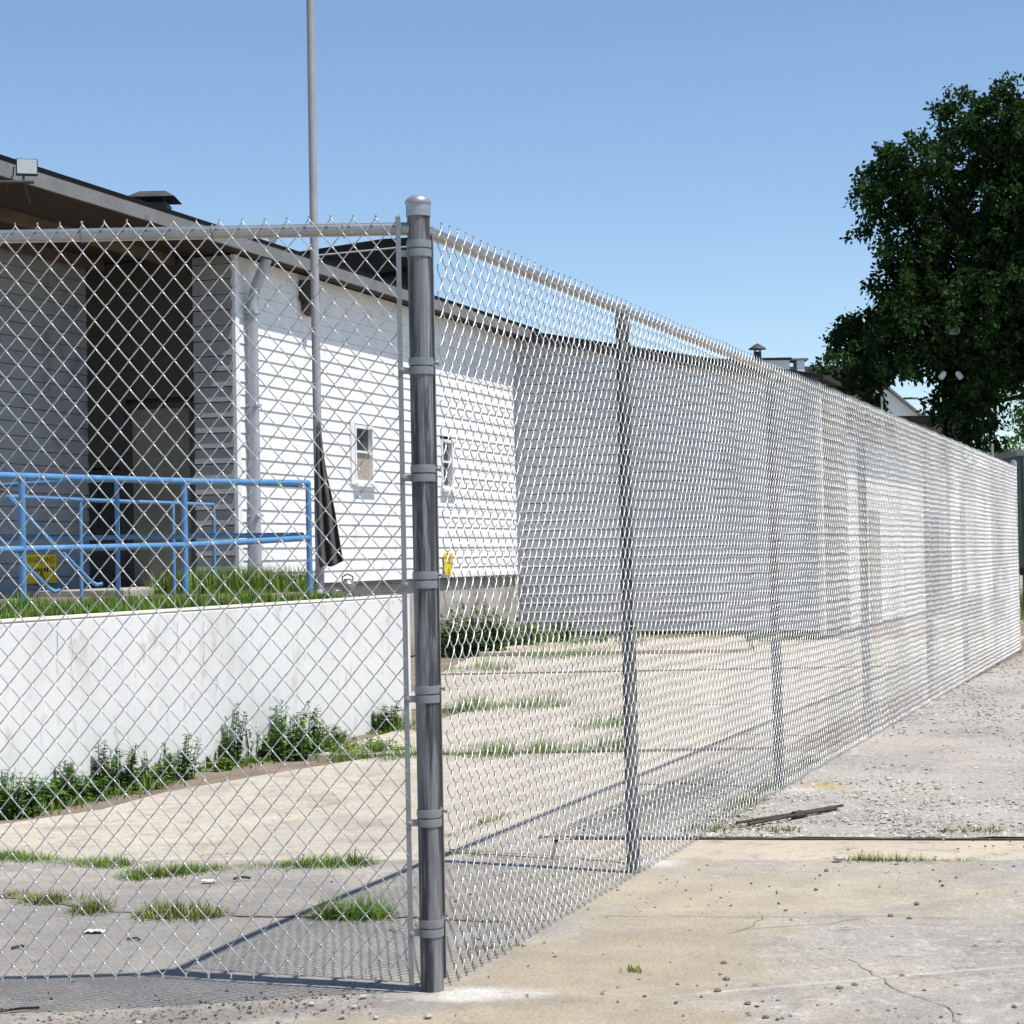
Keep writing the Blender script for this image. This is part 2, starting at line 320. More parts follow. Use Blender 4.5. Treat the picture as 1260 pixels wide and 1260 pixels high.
# gravel beyond the kerb, outside the long run
gv = []
def gr_x(y): return fx(y) - 0.75 if y < 13.4 else fx(y)-0.15
ny = 170; nx = 60; vs = []
for j in range(ny):
    for i in range(nx):
        yy_ = 28*(j/(ny-1))**1.6
        x = gr_x(9.3+yy_) + 15*(i/(nx-1))**1.7; y = rl_(min(x, 9))+0.01+yy_
        e = min(1, i/2.0)
        vs.append((x, y, -0.035 + 0.03*e + 0.008*math.sin(x*5+y*3)*math.sin(y*4.1-x*2)+0.012*random.random()*min(1, 12/y)))
q = [(j*nx+i, j*nx+i+1, (j+1)*nx+i+1, (j+1)*nx+i) for j in range(ny-1) for i in range(nx-1)]
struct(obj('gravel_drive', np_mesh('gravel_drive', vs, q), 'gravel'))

# loose stones (beyond counting) as stuff
def stones(name, pts, sizes, m, label):
    n = len(pts); base = np.array([(1, 0, 0), (-1, 0, 0), (0, 1, 0), (0, -1, 0), (0, 0, 1), (0, 0, -1)], float)
    ft = np.array([(0, 2, 4), (2, 1, 4), (1, 3, 4), (3, 0, 4), (2, 0, 5), (1, 2, 5), (3, 1, 5), (0, 3, 5)])
    b = base[None]*(1+rng.uniform(-0.35, 0.35, (n, 6, 3))) + rng.uniform(-0.25, 0.25, (n, 6, 3))
    an = rng.uniform(0, 6.28, n); ca, sa = np.cos(an), np.sin(an)
    b[..., 2] *= 0.6
    xx = b[..., 0]*ca[:, None]-b[..., 1]*sa[:, None]; yy = b[..., 0]*sa[:, None]+b[..., 1]*ca[:, None]
    b = np.stack([xx, yy, b[..., 2]], -1)*np.asarray(sizes)[:, None, None] + np.asarray(pts)[:, None, :]
    f = (ft[None]+np.arange(n)[:, None, None]*6).reshape(-1, 3)
    return tag(obj(name, np_mesh(name, b.reshape(-1, 3), None, f, False), m), label, 'stones', kind='stuff')
pts = []; sz = []
for _ in range(34000):
    y = 9.3 + 17*random.random()**2.3; x = gr_x(y)+0.05 + 7*random.random()**1.3; y += rl_(x)-9.3+0.04
    if math.sin(x*1.1+0.6*y)+math.sin(y*0.9-x*0.4) < random.uniform(-2.4, 1.0): continue
    s = random.choice((0.004, 0.005, 0.006, 0.008, 0.012))*random.uniform(0.7, 1.4)*(0.8+y/40)
    pts.append((x, y, 0.002+s*0.2)); sz.append(s)
stones('gravel_stones', pts, sz, 'stone', 'loose pale gravel stones scattered beyond the rusty kerb edge')
pts = []; sz = []
for _ in range(5200):
    y = random.uniform(4.6, 9.2); x = random.uniform(-1.9, 3.2)
    if math.sin(x*2.3+y)+math.sin(y*2.7-x*1.4) < random.uniform(-1.3, 1.6): continue
    s = 0.0018+0.0075*random.random()**5
    pts.append((x, y, gz(x, y)+(0.006 if jn(x) < y else 0)+s*0.3)); sz.append(s)
stones('grit', pts, sz, 'dark_stone', 'fine dark grit scattered over the worn lot surface')
pts = []; sz = []
for _ in range(900):
    x = random.uniform(-2.0, -0.45); y = 6.1+random.gauss(0, 0.11); s = 0.002+0.007*random.random()**3
    pts.append((x, y, gz(x, y)+s*0.3)); sz.append(s)
stones('crumbled_grit', pts, sz, 'dark_stone', 'crumbs of grit in the strip beneath the front fence run')

# sand drift and cement spills, chalk line, cracks: thin sheets on the lot
def patch(name, px, m, dz=0.004, z=0.0, jit=0.02, n=5):
    p = [G(a, b, z) for a, b in px]; pl = rough_poly([(q_.x, q_.y) for q_ in p], 0.12, jit)
    c = (sum(q_[0] for q_ in pl)/len(pl), sum(q_[1] for q_ in pl)/len(pl))
    vs = [(c[0], c[1], gz(*c)+z+dz+0.004)] + [(q_[0], q_[1], gz(*q_)+z+dz-0.003) for q_ in pl]
    vs += [((q_[0]*0.8+c[0]*0.2), (q_[1]*0.8+c[1]*0.2), gz(*q_)+z+dz+0.003) for q_ in pl]
    k = len(pl); f = [(1+i, 1+(i+1) % k, 1+k+(i+1) % k, 1+k+i) for i in range(k)]
    t = [(0, 1+k+i, 1+k+(i+1) % k) for i in range(k)]
    return struct(obj(name, np_mesh(name, vs, f, t), m))
def strip(name, px, wid, m, dz, z=0.0, jit=0.012):
    p = []
    for (a, b), (c, d) in zip(px[:-1], px[1:]):
        A, B = G(a, b, z), G(c, d, z); n = max(2, int((B-A).length/0.06))
        for k in range(n): p.append(A+(B-A)*(k/n))
    p.append(G(*px[-1], z)); vs = []; q = []
    for i, a in enumerate(p):
        t = (p[min(i+1, len(p)-1)]-p[max(i-1, 0)]).normalized(); nn = Vector((-t.y, t.x, 0)); j = nn*random.uniform(-jit, jit)
        ww = wid*random.uniform(0.4, 1.3)
        for s_ in (-1, 1):
            c = a+j+nn*ww*s_; vs.append((c.x, c.y, gz(c.x, c.y)+z+dz))
        if i: q.append((2*i-2, 2*i-1, 2*i+1, 2*i))
    return struct(obj(name, np_mesh(name, vs, q), m))
strip('crack', [(740, 1128), (860, 1129), (1000, 1130), (1080, 1128), (1180, 1131), (1262, 1130)], 0.0022, 'crack', 0.0045)
strip('crack', [(905, 1145), (960, 1142), (1020, 1138), (1060, 1131)], 0.0016, 'crack', 0.0045)
strip('crack', [(1044, 1182), (1070, 1196), (1100, 1216), (1130, 1228), (1165, 1240), (1185, 1262)], 0.0022, 'crack', 0.0045)
strip('soil_joint', [(-30, 1100), (80, 1113), (140, 1121), (280, 1126), (385, 1128), (500, 1129), (620, 1135)], 0.014, 'soil', 0.004)
strip('soil_joint', [(540, 1046), (640, 1052), (700, 1057), (770, 1063)], 0.012, 'soil', 0.006)
strip('crack', [(900, 1150), (925, 1140), (940, 1128)], 0.0016, 'crack', 0.0045)

# rusty steel edge along the far side of the kerb
ed = MB(); e0_ = Vector((0.25, rl_(0.25)-0.012, 0)); ex = (Vector((13, rl_(13)-0.012, 0))-e0_); en = Vector((-ex.y, ex.x, 0)).normalized()
ed.box(e0_-Z*0.05, ex, en*0.008, Z*0.053); ed.box(e0_+en*0.0082-Z*0.003, ex, en*0.020, Z*0.005)
tag(ed.build('steel_edge', 'rust', bevel=0.002), 'rusty steel angle edging between the pale kerb and the gravel', 'edging')

# ------------------------------------------------------------------ chain link fabric
def fabric(o, du, dn, n_wires, zb, n_half, Wd, Hd, r, sides, hand, sag=0.0, far_from=None):
    """wires run upright as flattened coils and hook into each other at every bend"""
    Vs = []; Qs = []; off = 0
    dep = 0.0052
    for k in range(n_wires):
        s0 = k*Wd/2; par = k % 2
        lod = far_from is not None and s0 > far_from
        frac = (0.0, 0.16, 0.84) if lod else (0.0, 0.09, 0.24, 0.76, 0.91)
        pts = []
        for j in range(n_half):
            a = s0 + (Wd/2 if (j+par) % 2 else 0); b = s0 + (0 if (j+par) % 2 else Wd/2)
            up_right = b > a; front = (up_right if hand > 0 else not up_right)
            for f in frac:
                over = r*0.7*(1 if a > s0+1e-6 else -1) if f == 0 else 0
                dd = 0 if f == 0 else (dep if front else -dep)*(0.62 if f in (0.09, 0.91) else 1.0)
                pts.append((a+(b-a)*f+over, zb+(j+f)*Hd/2, dd))
        b = s0 + (Wd/2 if (n_half+par) % 2 else 0); pts.append((b, zb+n_half*Hd/2, 0))
        # twisted selvage: the ends run on past the last bend as short barbs
        e = 1 if b > s0+1e-6 else -1
        pts.append((b+e*0.0015, zb+n_half*Hd/2+0.010, dep*0.5 if k % 2 else -dep*0.5))
        a0 = s0 + (Wd/2 if par else 0); e0 = 1 if a0 > s0+1e-6 else -1
        pts.insert(0, (a0+e0*0.002, zb-0.012, dep*0.5 if k % 2 else -dep*0.5))
        p = np.array(pts)
        wobs = 0.005*np.sin(p[:, 1]*2.1+k*0.31)+0.003*np.sin(k*0.17+p[:, 1]*5)+0.002*random.uniform(-1, 1)
        bul = sag*np.sin(s0*2.06)*np.sin(np.pi*np.clip((p[:, 1]-zb)/(n_half*Hd/2), 0, 1))
        co = np.array(o)[None] + np.outer(p[:, 0]+wobs*0.5, np.array(du)) + np.outer(p[:, 2]+bul, np.array(dn)) + np.outer(p[:, 1]+0.003*math.sin(k*0.35), np.array(Z))
        t = np.gradient(co, axis=0); t /= np.linalg.norm(t, axis=1)[:, None]
        ref = np.array(dn)[None]
        a_ = np.cross(t, ref); a_ /= np.linalg.norm(a_, axis=1)[:, None]; b_ = np.cross(t, a_)
        sd = sides if not lod else 4
        an = 2*np.pi*np.arange(sd)/sd
        ringv = co[:, None, :] + r*(np.cos(an)[None, :, None]*a_[:, None, :] + np.sin(an)[None, :, None]*b_[:, None, :])
        n = len(p); Vs.append(ringv.reshape(-1, 3))
        i = np.arange(n-1)[:, None]*sd; kk = np.arange(sd)[None]; k2 = (kk+1) % sd
        Qs.append((np.stack([i+kk, i+sd+kk, i+sd+k2, i+k2], -1).reshape(-1, 4))+off); off += n*sd
    return np_mesh('chain_link_mesh', np.concatenate(Vs), np.concatenate(Qs))
WD, HD, WR = 0.0722, 0.0885, 0.0021
# front run, square to the view
f1 = thing('chain_link_fence', (P0.x-0.9, P0.y, 0), 'short front run of galvanized chain link fence left of the corner post', 'fence')
n1 = 64; L1 = n1*WD/2
x_end = P0.x - 0.060
o1 = Vector((x_end - L1, P0.y-0.028, 0))
fb = obj('chain_link_mesh', fabric(o1, X, -Y, n1, 0.066, 54, WD, HD, WR*0.95, 6, -1), 'zinc_wire', f1); fb['kind'] = 'stuff'
rl = MB(); rl.tube([(x_end-L1-0.1, P0.y, 2.425), (P0.x-0.03, P0.y, 2.425)], 0.0215, 16)
rl.build('top_rail', 'zinc_rail', f1, True)
tb = MB(); tb.box((x_end-0.012, P0.y-0.034, 0.02), (0.016, 0, 0), (0, 0.006, 0), (0, 0, 2.44)); tb.build('tension_bar', 'zinc_band', f1, bevel=0.001)
for k in range(5):
    xx = x_end-0.18-k*0.42; m_ = MB(); m_.tube([(xx, P0.y+0.0255*math.sin(a), 2.425+0.0255*math.cos(a)) for a in np.linspace(-2.6, 2.9, 12)], 0.0022, 6)
    m_.build('tie_wire', 'zinc_band', f1, True)
# long run
f2 = thing('chain_link_fence', P0, 'long run of galvanized chain link fence from corner post to the far end', 'fence')
n2 = int(FLEN/(WD/2))-2; dn = V
o2 = P0 + U*0.075 + V*0.036
fb = obj('chain_link_mesh', fabric(o2, U, V, n2, 0.015, 55, WD, HD, WR, 5, 1, 0.010, 6.0), 'zinc_wire', f2); fb['kind'] = 'stuff'
MB().tube([P0+Z*2.425, P0+U*FLEN+Z*2.425], 0.0215, 12).build('top_rail', 'zinc_rail', f2, True)
a = P0+U*0.070+V*0.020; MB().box(a+Z*0.02, U*0.006, -V*0.019, Z*2.42).build('tension_bar', 'zinc_rail', f2)
cp = MB(); cp.tube([P0-Z*0.1, P0+Z*2.50], 0.0365, 32); cpo = cp.build('corner_post', 'zinc_post', f2, True)
m_ = MB(); m_.lathe(P0, [(0.0375, 2.462), (0.0400, 2.463), (0.0395, 2.503), (0.0425, 2.505), (0.0425, 2.511), (0.037, 2.520), (0.024, 2.530), (0.0, 2.535)], 32)
m_.build('post_cap', 'zinc_cap', cpo, True)
bz = [(688-yy)/385.0+HCAM for yy in (305, 450, 582, 713, 853, 1004, 1138)]
for i, zz in enumerate(bz):
    for k, dz in enumerate((0.0135, -0.0155)):
        r = 0.0395
        b = MB(); b.lathe(P0+Z*(zz+dz), [(r-0.003, -0.0125), (r, -0.012), (r+0.0006, 0), (r, 0.012), (r-0.003, 0.0125)], 32)
        dirn = -X if k else U
        q0 = P0 + Z*(zz+dz-0.010) + (-Y if k else V)*0.018
        if i or k: b.box(q0, dirn*0.070, (Y if k else -V)*0.004, Z*0.020); b.box(q0+(Y if k else -V)*0.010, dirn*0.070, (Y if k else -V)*0.004, Z*0.020)
        bo = b.build('tension_band', 'zinc_band', cpo, True)
        if i:
            c = q0+Z*0.010+dirn*0.060+(-Y if k else V)*0.016
            MB().tube([c, c+(Y if k else -V)*0.045], 0.0042, 8).lathe(c, [(0.0, -0.006), (0.008, -0.003), (0.0095, 0.0)], 12, (Y if k else -V)).build('carriage_bolt', 'zinc_band', cpo, True)
for i, (xx, yy) in enumerate([(772, 1063), (953, 968), (1063, 0), (1142, 0), (1186, 0), (1224, 0)]):
    d = ray(xx, 700); # where the sight line meets the run
    s = (EYE-P0).cross(d).z/U.cross(d).z
    b = P0+U*s
    po = MB().tube([b-Z*0.1, b+Z*2.405], 0.030, 20).build('line_post', 'zinc_post', f2, True)
    m_ = MB(); m_.lathe(b, [(0.031, 2.36), (0.033, 2.362), (0.033, 2.398), (0.026, 2.41)], 20); m_.tube([b+Z*2.425-U*0.02, b+Z*2.425+U*0.02], 0.0265, 16)
    m_.build('loop_cap', 'zinc_band', po, True)
    for k in range(6):
        zz = 0.3+0.38*k; m_ = MB(); m_.tube([b+Z*zz+V*0.034*math.cos(a)+U*0.034*math.sin(a) for a in np.linspace(-2.4, 2.4, 12)], 0.0022, 5); m_.build('tie_wire', 'zinc_band', po, True)
E1 = P0+U*FLEN
ep = MB().tube([E1-Z*0.1, E1+Z*2.50], 0.040, 20).build('end_post', 'zinc_post', f2, True)
MB().lathe(E1, [(0.042, 2.46), (0.043, 2.50), (0.033, 2.53), (0, 2.545)], 20).build('post_cap', 'zinc_cap', ep, True)

# ------------------------------------------------------------------ retaining wall and platform
PT = 1.065
R1 = Vector((rwx(16.55), 16.55, 0)); R0 = R1-U*13
rw = thing('retaining_wall', R1-U*3, 'white painted concrete retaining wall below the blue railing', 'wall')
MB().box(R0-V*0.26-Z*0.2, U*13, V*0.26, Z*(PT-0.012+0.2)).build('wall', 'render_white', rw, bevel=0.012)
MB().box(R0-V*0.262+Z*(PT-0.0118), U*13.004, V*0.264, Z*0.0118).build('coping', 'wall_edge', rw, bevel=0.004)
for (xx, y0, y1) in ((478, 741, 812), (425, 748, 770), (250, 765, 835), (218, 765, 800), (88, 780, 850), (70, 775, 830)):
    pA = PL(xx, y0, R1, V); pB = PL(xx+random.uniform(-1, 1), y1, R1, V)
    m_ = MB(); last = None
    for k in range(9):
        p = pA+(pB-pA)*(k/8)+U*random.uniform(-0.008, 0.008)+V*0.0025; ww = random.uniform(0.0006, 0.0020)
        if last: m_.add([last[0]-U*last[1], last[0]+U*last[1], p+U*ww, p-U*ww], [(0, 1, 2, 3)])
        last = (p, ww)
    m_.build('crack', 'crack', rw)
B0 = Vector((0.075, 32.0, 0))                   # far corner of the warehouse side wall
tcor = 9.87; C1 = B0-U*tcor                     # near corner
plat = MB(); a = R0-V*0.27; b = R1-V*0.27
back = C1+U*0.3+V*0.0
poly = [(q_.x, q_.y) for q_ in (a, b, C1+U*1.2-V*0.3, C1-V*6, a-V*8)]
plat.prism(poly, -0.2, PT-0.03); struct(plat.build('platform', 'soil'))
# concrete landing by the door
lp = MB(); q0 = C1-U*2.2-V*3.2; lp.box(q0+Z*(PT-0.05), U*2.18, V*3.0, Z*0.09); struct(lp.build('landing', 'foundation', bevel=0.01))

# ------------------------------------------------------------------ warehouse
wh = thing('warehouse', C1, 'white clapboard warehouse with wide eaves behind the blue railing', 'warehouse')
_board = {}
def boards(parent, o, du, dn, length, z0, z1, m, exp=0.150, holes=(), top=None):
    """lapped boards one by one; du along, dn outwards; holes (s0, s1, z0, z1)"""
    k = 0; z = z0
    while z < z1-0.01:
        h = min(exp, z1-z); segs = [(0.0, length)]
        for (a, b, c, d) in holes:
            if c < z+h*0.5 < d:
                ns = []
                for (p, q_) in segs:
                    if b <= p or a >= q_: ns.append((p, q_))
                    else:
                        if a-p > 0.02: ns.append((p, a))
                        if q_-b > 0.02: ns.append((b, q_))
                segs = ns
        for (p, q_) in segs:
            if top is not None and z+h > top(p): 
                if z+h > top(p)+exp: continue
            L = round(q_-p, 3); key = (m, L, round(h, 3), tuple(round(c, 3) for c in du), k % 3 == 1)
            if key not in _board:
                mb = MB(); t1, t0, gp = {'white_siding': (0.0135, 0.002, 0.004), 'return_siding': (0.022, 0.002, 0.010), 'dark_wall': (0.010, 0.004, 0.002), 'shade_grey_siding': (0.022, 0.002, 0.007)}.get(m, (0.034, 0.002, 0.013)); w_ = 0.002*(k % 3)
                vs = []
                for s in (0, L):
                    bb = Vector(du)*s
                    for (nn, zz) in ((-0.004, 0.0), (t1, 0.0+w_*0.3), (t1+0.001, 0.004), (t0, h-gp), (-0.004, h-gp)): vs.append(bb+Vector(dn)*nn+Z*zz)
                fs = [(0, 1, 2, 3, 4)[::-1], (5, 6, 7, 8, 9)] + [(i, (i+1) % 5, 5+(i+1) % 5, 5+i) for i in range(5)]
                if Vector(du).cross(Vector(dn)).z < 0: fs = [f[::-1] for f in fs]
                mb.add(vs, fs); me = bpy.data.meshes.new('siding_board'); me.from_pydata(mb.v, [], mb.f); me.update(); me.materials.append(M[m]); _board[key] = me
            ob = obj('siding_board', _board[key], None, parent, loc=o+Vector(du)*p+Vector(dn)*random.uniform(0, 0.002)+Z*z)
        k += 1; z += exp
Z0, ZE = 1.09, 4.97
def sp(xx, yy, base, n, du):                    # pixel -> (s along, z) on a wall
    p = PL(xx, yy, base, n); return (p-base).dot(du), p.z
# windows on the side wall (s measured from the near corner C1 along U)
w1 = [sp(434, 522, C1, V, U), sp(458, 596, C1, V, U)]; w2 = [sp(541, 540, C1, V, U), sp(556, 602, C1, V, U)]
holes = [(w1[0][0], w1[1][0], w1[1][1], w1[0][1]), (w2[0][0], w2[1][0], w2[1][1], w2[0][1])]
wall = MB().box(C1-V*0.20+Z*Z0, U*tcor, V*0.10, Z*(ZE-Z0)).build('side_wall', 'sheathing', wh)
boards(wall, C1, U, V, tcor, Z0, ZE, 'white_siding', holes=holes)
MB().box(C1-V*0.18+Z*0.0-U*0, U*tcor, V*0.13, Z*(Z0-0.05)).build('foundation', 'foundation', wh)
MB().box(C1-V*0.12+Z*(Z0-0.055), U*tcor, V*0.13, Z*0.05).build('sill_beam', 'skirt', wh)
for (a, b, c, d), broken in zip(holes, (False, True)):
    wn = MB(); t = 0.045; o = C1-V*0.05
    for (s0, s1, z0, z1) in ((a, b, c, c+t), (a, b, d-t, d), (a, a+t, c+t, d-t), (b-t, b, c+t, d-t)):
        wn.box(o+U*s0+Z*z0, U*(s1-s0), V*0.085, Z*(z1-z0))
    wo = wn.build('window', 'trim_white', wh)
    wo['label'] = 'broken dark window in narrow white frame' if broken else 'narrow sash window half covered by a tan board'
    mid = (c+d)/2+0.05
    MB().box(o+U*(a+t)+V*0.012+Z*(mid), U*(b-a-2*t), V*0.006, Z*(d-t-mid)).build('pane', 'glass', wo)
    if not broken:
        MB().box(o+U*(a+t)+V*0.03+Z*(c+t), U*(b-a-2*t), V*0.01, Z*(mid-c-t-0.03)).build('cover_board', 'board_tan', wo)
        MB().box(o+U*(a-0.13)+V*0.06+Z*(c-0.02), U*0.11, V*0.025, Z*(d-c+0.05)).build('shutter', 'trim_white', wo)
    else:
        MB().box(o+U*(a+t)+V*0.0+Z*(c+t), U*(b-a-2*t), V*0.006, Z*(mid-c-t-0.03)).build('pane', 'glass', wo)
        MB().box(o+U*(a+t)+V*0.03+Z*(c+0.22), U*0.09, V*0.01, Z*0.2).build('cover_board', 'trim_white', wo)
    MB().box(o+U*(a+t)+V*0.02+Z*(mid-0.03), U*(b-a-2*t), V*0.05, Z*0.03).build('sash_bar', 'trim_white', wo)
    MB().box(o+U*(a-0.04)+V*0.0+Z*(c-0.045), U*(b-a+0.08), V*0.13, Z*0.043).build('sill', 'trim_white', wo)
# near corner board, downpipe
MB().box(C1-V*0.02+U*-0.012+Z*Z0, U*0.10, V*0.055, Z*(ZE-Z0)).build('corner_board', 'trim_white', wh, bevel=0.003)
dp = P = C1+U*0.30+V*0.10
dpo = MB().tube([dp+Z*(Z0-0.02), dp+Z*4.45, dp+Z*4.62+V*0.05, dp+Z*4.93+V*0.20], 0.062, 14).build('downpipe', 'downpipe', wh, True)
for zz in (1.9, 3.2, 4.3): MB().box(dp+Z*zz-U*0.072-V*0.07, U*0.144, V*0.137, Z*0.035).build('pipe_strap', 'downpipe', dpo)
# front wall of the recess, with the door
NF = -U
fl = (PL(110, 600, C1, NF)-C1).dot(-V)
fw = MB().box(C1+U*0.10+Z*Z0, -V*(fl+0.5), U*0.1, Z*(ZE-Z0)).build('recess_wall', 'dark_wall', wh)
def sf(xx, yy): p = PL(xx, yy, C1, NF); return (p-C1).dot(-V), p.z
dL, dR = sf(155, 498), sf(243, 714); wL, wR = sf(146, 470), sf(116, 660)
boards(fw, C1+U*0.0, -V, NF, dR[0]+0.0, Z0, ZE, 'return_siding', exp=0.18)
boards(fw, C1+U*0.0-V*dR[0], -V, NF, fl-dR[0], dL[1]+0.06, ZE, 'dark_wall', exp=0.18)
do = MB(); fz = Z0+0.02; do.box(C1-V*(dR[0]+0.06)+U*0.03+Z*fz, -V*(dL[0]-dR[0]-0.12), U*0.045, Z*(dL[1]-fz-0.06)); doo = do.build('door', 'door', wh, bevel=0.003)
fr = MB()
for (s0, s1, z0, z1) in ((dR[0], dR[0]+0.06, fz, dL[1]), (dL[0]-0.06, dL[0], fz, dL[1]), (dR[0]+0.06, dL[0]-0.06, dL[1]-0.06, dL[1])): fr.box(C1-V*s0-U*0.03+Z*z0, -V*(s1-s0), U*0.12, Z*(z1-z0))
fr.build('door_frame', 'dark_metal', wh)
kn = C1-V*(dL[0]-0.15)+U*0.03+Z*(fz+1.0); MB().lathe(kn, [(0.012, 0), (0.012, 0.04), (0.03, 0.05), (0.03, 0.07), (0, 0.08)], 12, -U).build('door_knob', 'steel', doo, True)
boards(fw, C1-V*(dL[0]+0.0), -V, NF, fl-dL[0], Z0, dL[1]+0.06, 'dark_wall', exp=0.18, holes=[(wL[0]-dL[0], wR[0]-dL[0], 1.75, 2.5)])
wo = MB()
for (s0, s1, z0, z1) in ((wL[0], wR[0], 1.75, 1.79), (wL[0], wR[0], 2.46, 2.5), (wL[0], wL[0]+0.04, 1.79, 2.46), (wR[0]-0.04, wR[0], 1.79, 2.46), (wL[0]+0.04, wR[0]-0.04, 2.1, 2.13)): wo.box(C1-V*s0-U*0.03+Z*z0, -V*(s1-s0), U*0.08, Z*(z1-z0))
woo = wo.build('window', 'dark_metal', wh); MB().box(C1-V*(wL[0]+0.04)+U*0.02+Z*1.79, -V*(wR[0]-wL[0]-0.08), U*0.01, Z*0.67).build('pane', 'glass', woo)
# left wall of the recess, runs towards the camera
C2 = C1-V*fl
lw = MB().box(C2-V*0.15-U*5+Z*Z0, U*5.098, V*0.1, Z*(ZE-Z0)).build('recess_side_wall', 'sheathing', wh)
boards(lw, C2-V*0.02-U*5, U, V, 5.09, Z0, ZE, 'shade_grey_siding', exp=0.16)
MB().box(C2-V*0.14-U*5+Z*(PT-0.1), U*5, V*0.11, Z*(Z0-PT+0.09)).build('foundation', 'skirt', wh)
# wing: front wall at right angles, then a sunlit side parallel to the fence
wl = 4.95
rk = lambda s: 5.02-0.20*s                      # rake of the low roof
W1 = B0+V*0.06
ww = MB(); o = W1+U*0.10
ww.add([o+Z*0.12, o+V*wl+Z*0.12, o+V*wl+Z*rk(wl), o+Z*rk(0), o+U*0.1+Z*0.12, o+V*wl+U*0.1+Z*0.12, o+V*wl+U*0.1+Z*rk(wl), o+U*0.1+Z*rk(0)],
       [(0, 1, 2, 3), (7, 6, 5, 4), (0, 4, 5, 1), (1, 5, 6, 2), (2, 6, 7, 3), (3, 7, 4, 0)])
wwo = ww.build('wing_wall', 'sheathing', wh)
z = 0.15; k = 0
while z < 4.95:
    L = min(wl, (5.02-z-0.06)/0.20)
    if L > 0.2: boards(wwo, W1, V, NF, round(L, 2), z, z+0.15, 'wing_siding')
    z += 0.15
MB().box(W1-V*0.05-U*0.03+Z*0.05, V*0.13, U*0.12, Z*4.95).build('corner_board', 'downpipe', wh)
W2 = W1+V*wl
wso = MB().box(W2-V*0.10+U*0.0+Z*0.12, U*2.4, V*0.09, Z*3.75).build('wing_side_wall', 'sheathing', wh)
boards(wso, W2, U, V, 2.4, 0.15, 3.85, 'weathered')
MB().box(W2-U*0.035-V*0.05+Z*0.10, U*0.13, V*0.085, Z*3.9).build('corner_board', 'trim_white', wh)
# roof, fascia, soffit
OV = 0.33
ro = MB(); e0 = C1-U*8+V*OV; L = 8+tcor+0.35; sl_ = 0.10
ro.add([e0+Z*5.09, e0+U*L+Z*5.09, e0+U*L-V*12+Z*(5.09+12*sl_), e0-V*12+Z*(5.09+12*sl_), e0+Z*5.13+V*0.02, e0+U*L+Z*5.13+V*0.02, e0+U*L-V*12+Z*(5.13+12*sl_), e0-V*12+Z*(5.13+12*sl_)],
       [(3, 2, 1, 0), (4, 5, 6, 7), (0, 1, 5, 4), (1, 2, 6, 5), (2, 3, 7, 6), (3, 0, 4, 7)])
roo = ro.build('roof', 'roofing', wh)
MB().box(e0-V*0.03+Z*4.945, U*L, V*0.03, Z*0.143).build('fascia', 'fascia', roo)
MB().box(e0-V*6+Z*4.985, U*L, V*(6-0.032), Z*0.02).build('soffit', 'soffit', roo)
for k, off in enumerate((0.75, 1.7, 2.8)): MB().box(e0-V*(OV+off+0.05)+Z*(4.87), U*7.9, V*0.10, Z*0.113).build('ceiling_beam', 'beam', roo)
# wing roof
wr = MB(); a = W1-U*0.16-V*0.05; b = W1+V*(wl+0.12)-U*0.16
wr.add([a+Z*5.06, b+Z*rk(wl+0.12)+Z*0.04, b+U*1.6+Z*(rk(wl+0.12)+0.04), a+U*1.6+Z*5.06, a+Z*5.12, b+Z*(rk(wl+0.12)+0.10), b+U*1.6+Z*(rk(wl+0.12)+0.10), a+U*1.6+Z*5.12],
       [(3, 2, 1, 0), (4, 5, 6, 7), (0, 1, 5, 4), (1, 2, 6, 5), (2, 3, 7, 6), (3, 0, 4, 7)])
wro = wr.build('wing_roof', 'roofing', wh)
a = W1-U*0.16-V*0.0; MB().add([a+Z*4.93, a+V*5.0+Z*(4.93-1.0), a+V*5.0+Z*(5.055-1.0), a+Z*5.055, a+U*0.03+Z*4.93, a+U*0.03+V*5.0+Z*(4.93-1.0), a+U*0.03+V*5.0+Z*(5.055-1.0), a+U*0.03+Z*5.055],
    [(0, 1, 2, 3), (7, 6, 5, 4), (0, 4, 5, 1), (1, 5, 6, 2), (2, 6, 7, 3), (3, 7, 4, 0)]).build('fascia', 'dark_metal', wro)
# dark raised roof behind the eave
q0 = [D(358, 330, 34), D(520, 380, 36), D(520, 291, 36), D(470, 294, 35.4), D(358, 311, 34)]
rm = MB(); n = len(q0); bk = Vector((-2.0, 4.0, 0)); lowz = 5.2
for i_ in (0, 1): q0[i_].z = lowz
rm.add(q0+[p+bk for p in q0], [tuple(range(n)), tuple(range(n, 2*n))[::-1]]+[(i, n+i, n+(i+1) % n, (i+1) % n) for i in range(n)])
rmo = rm.build('roof_monitor', 'tar', wh)
p1, p2 = D(375, 316, 33.9), D(518, 302, 35.8); MB().tube([p1, p2], 0.02, 6).build('cable', 'steel', rmo)
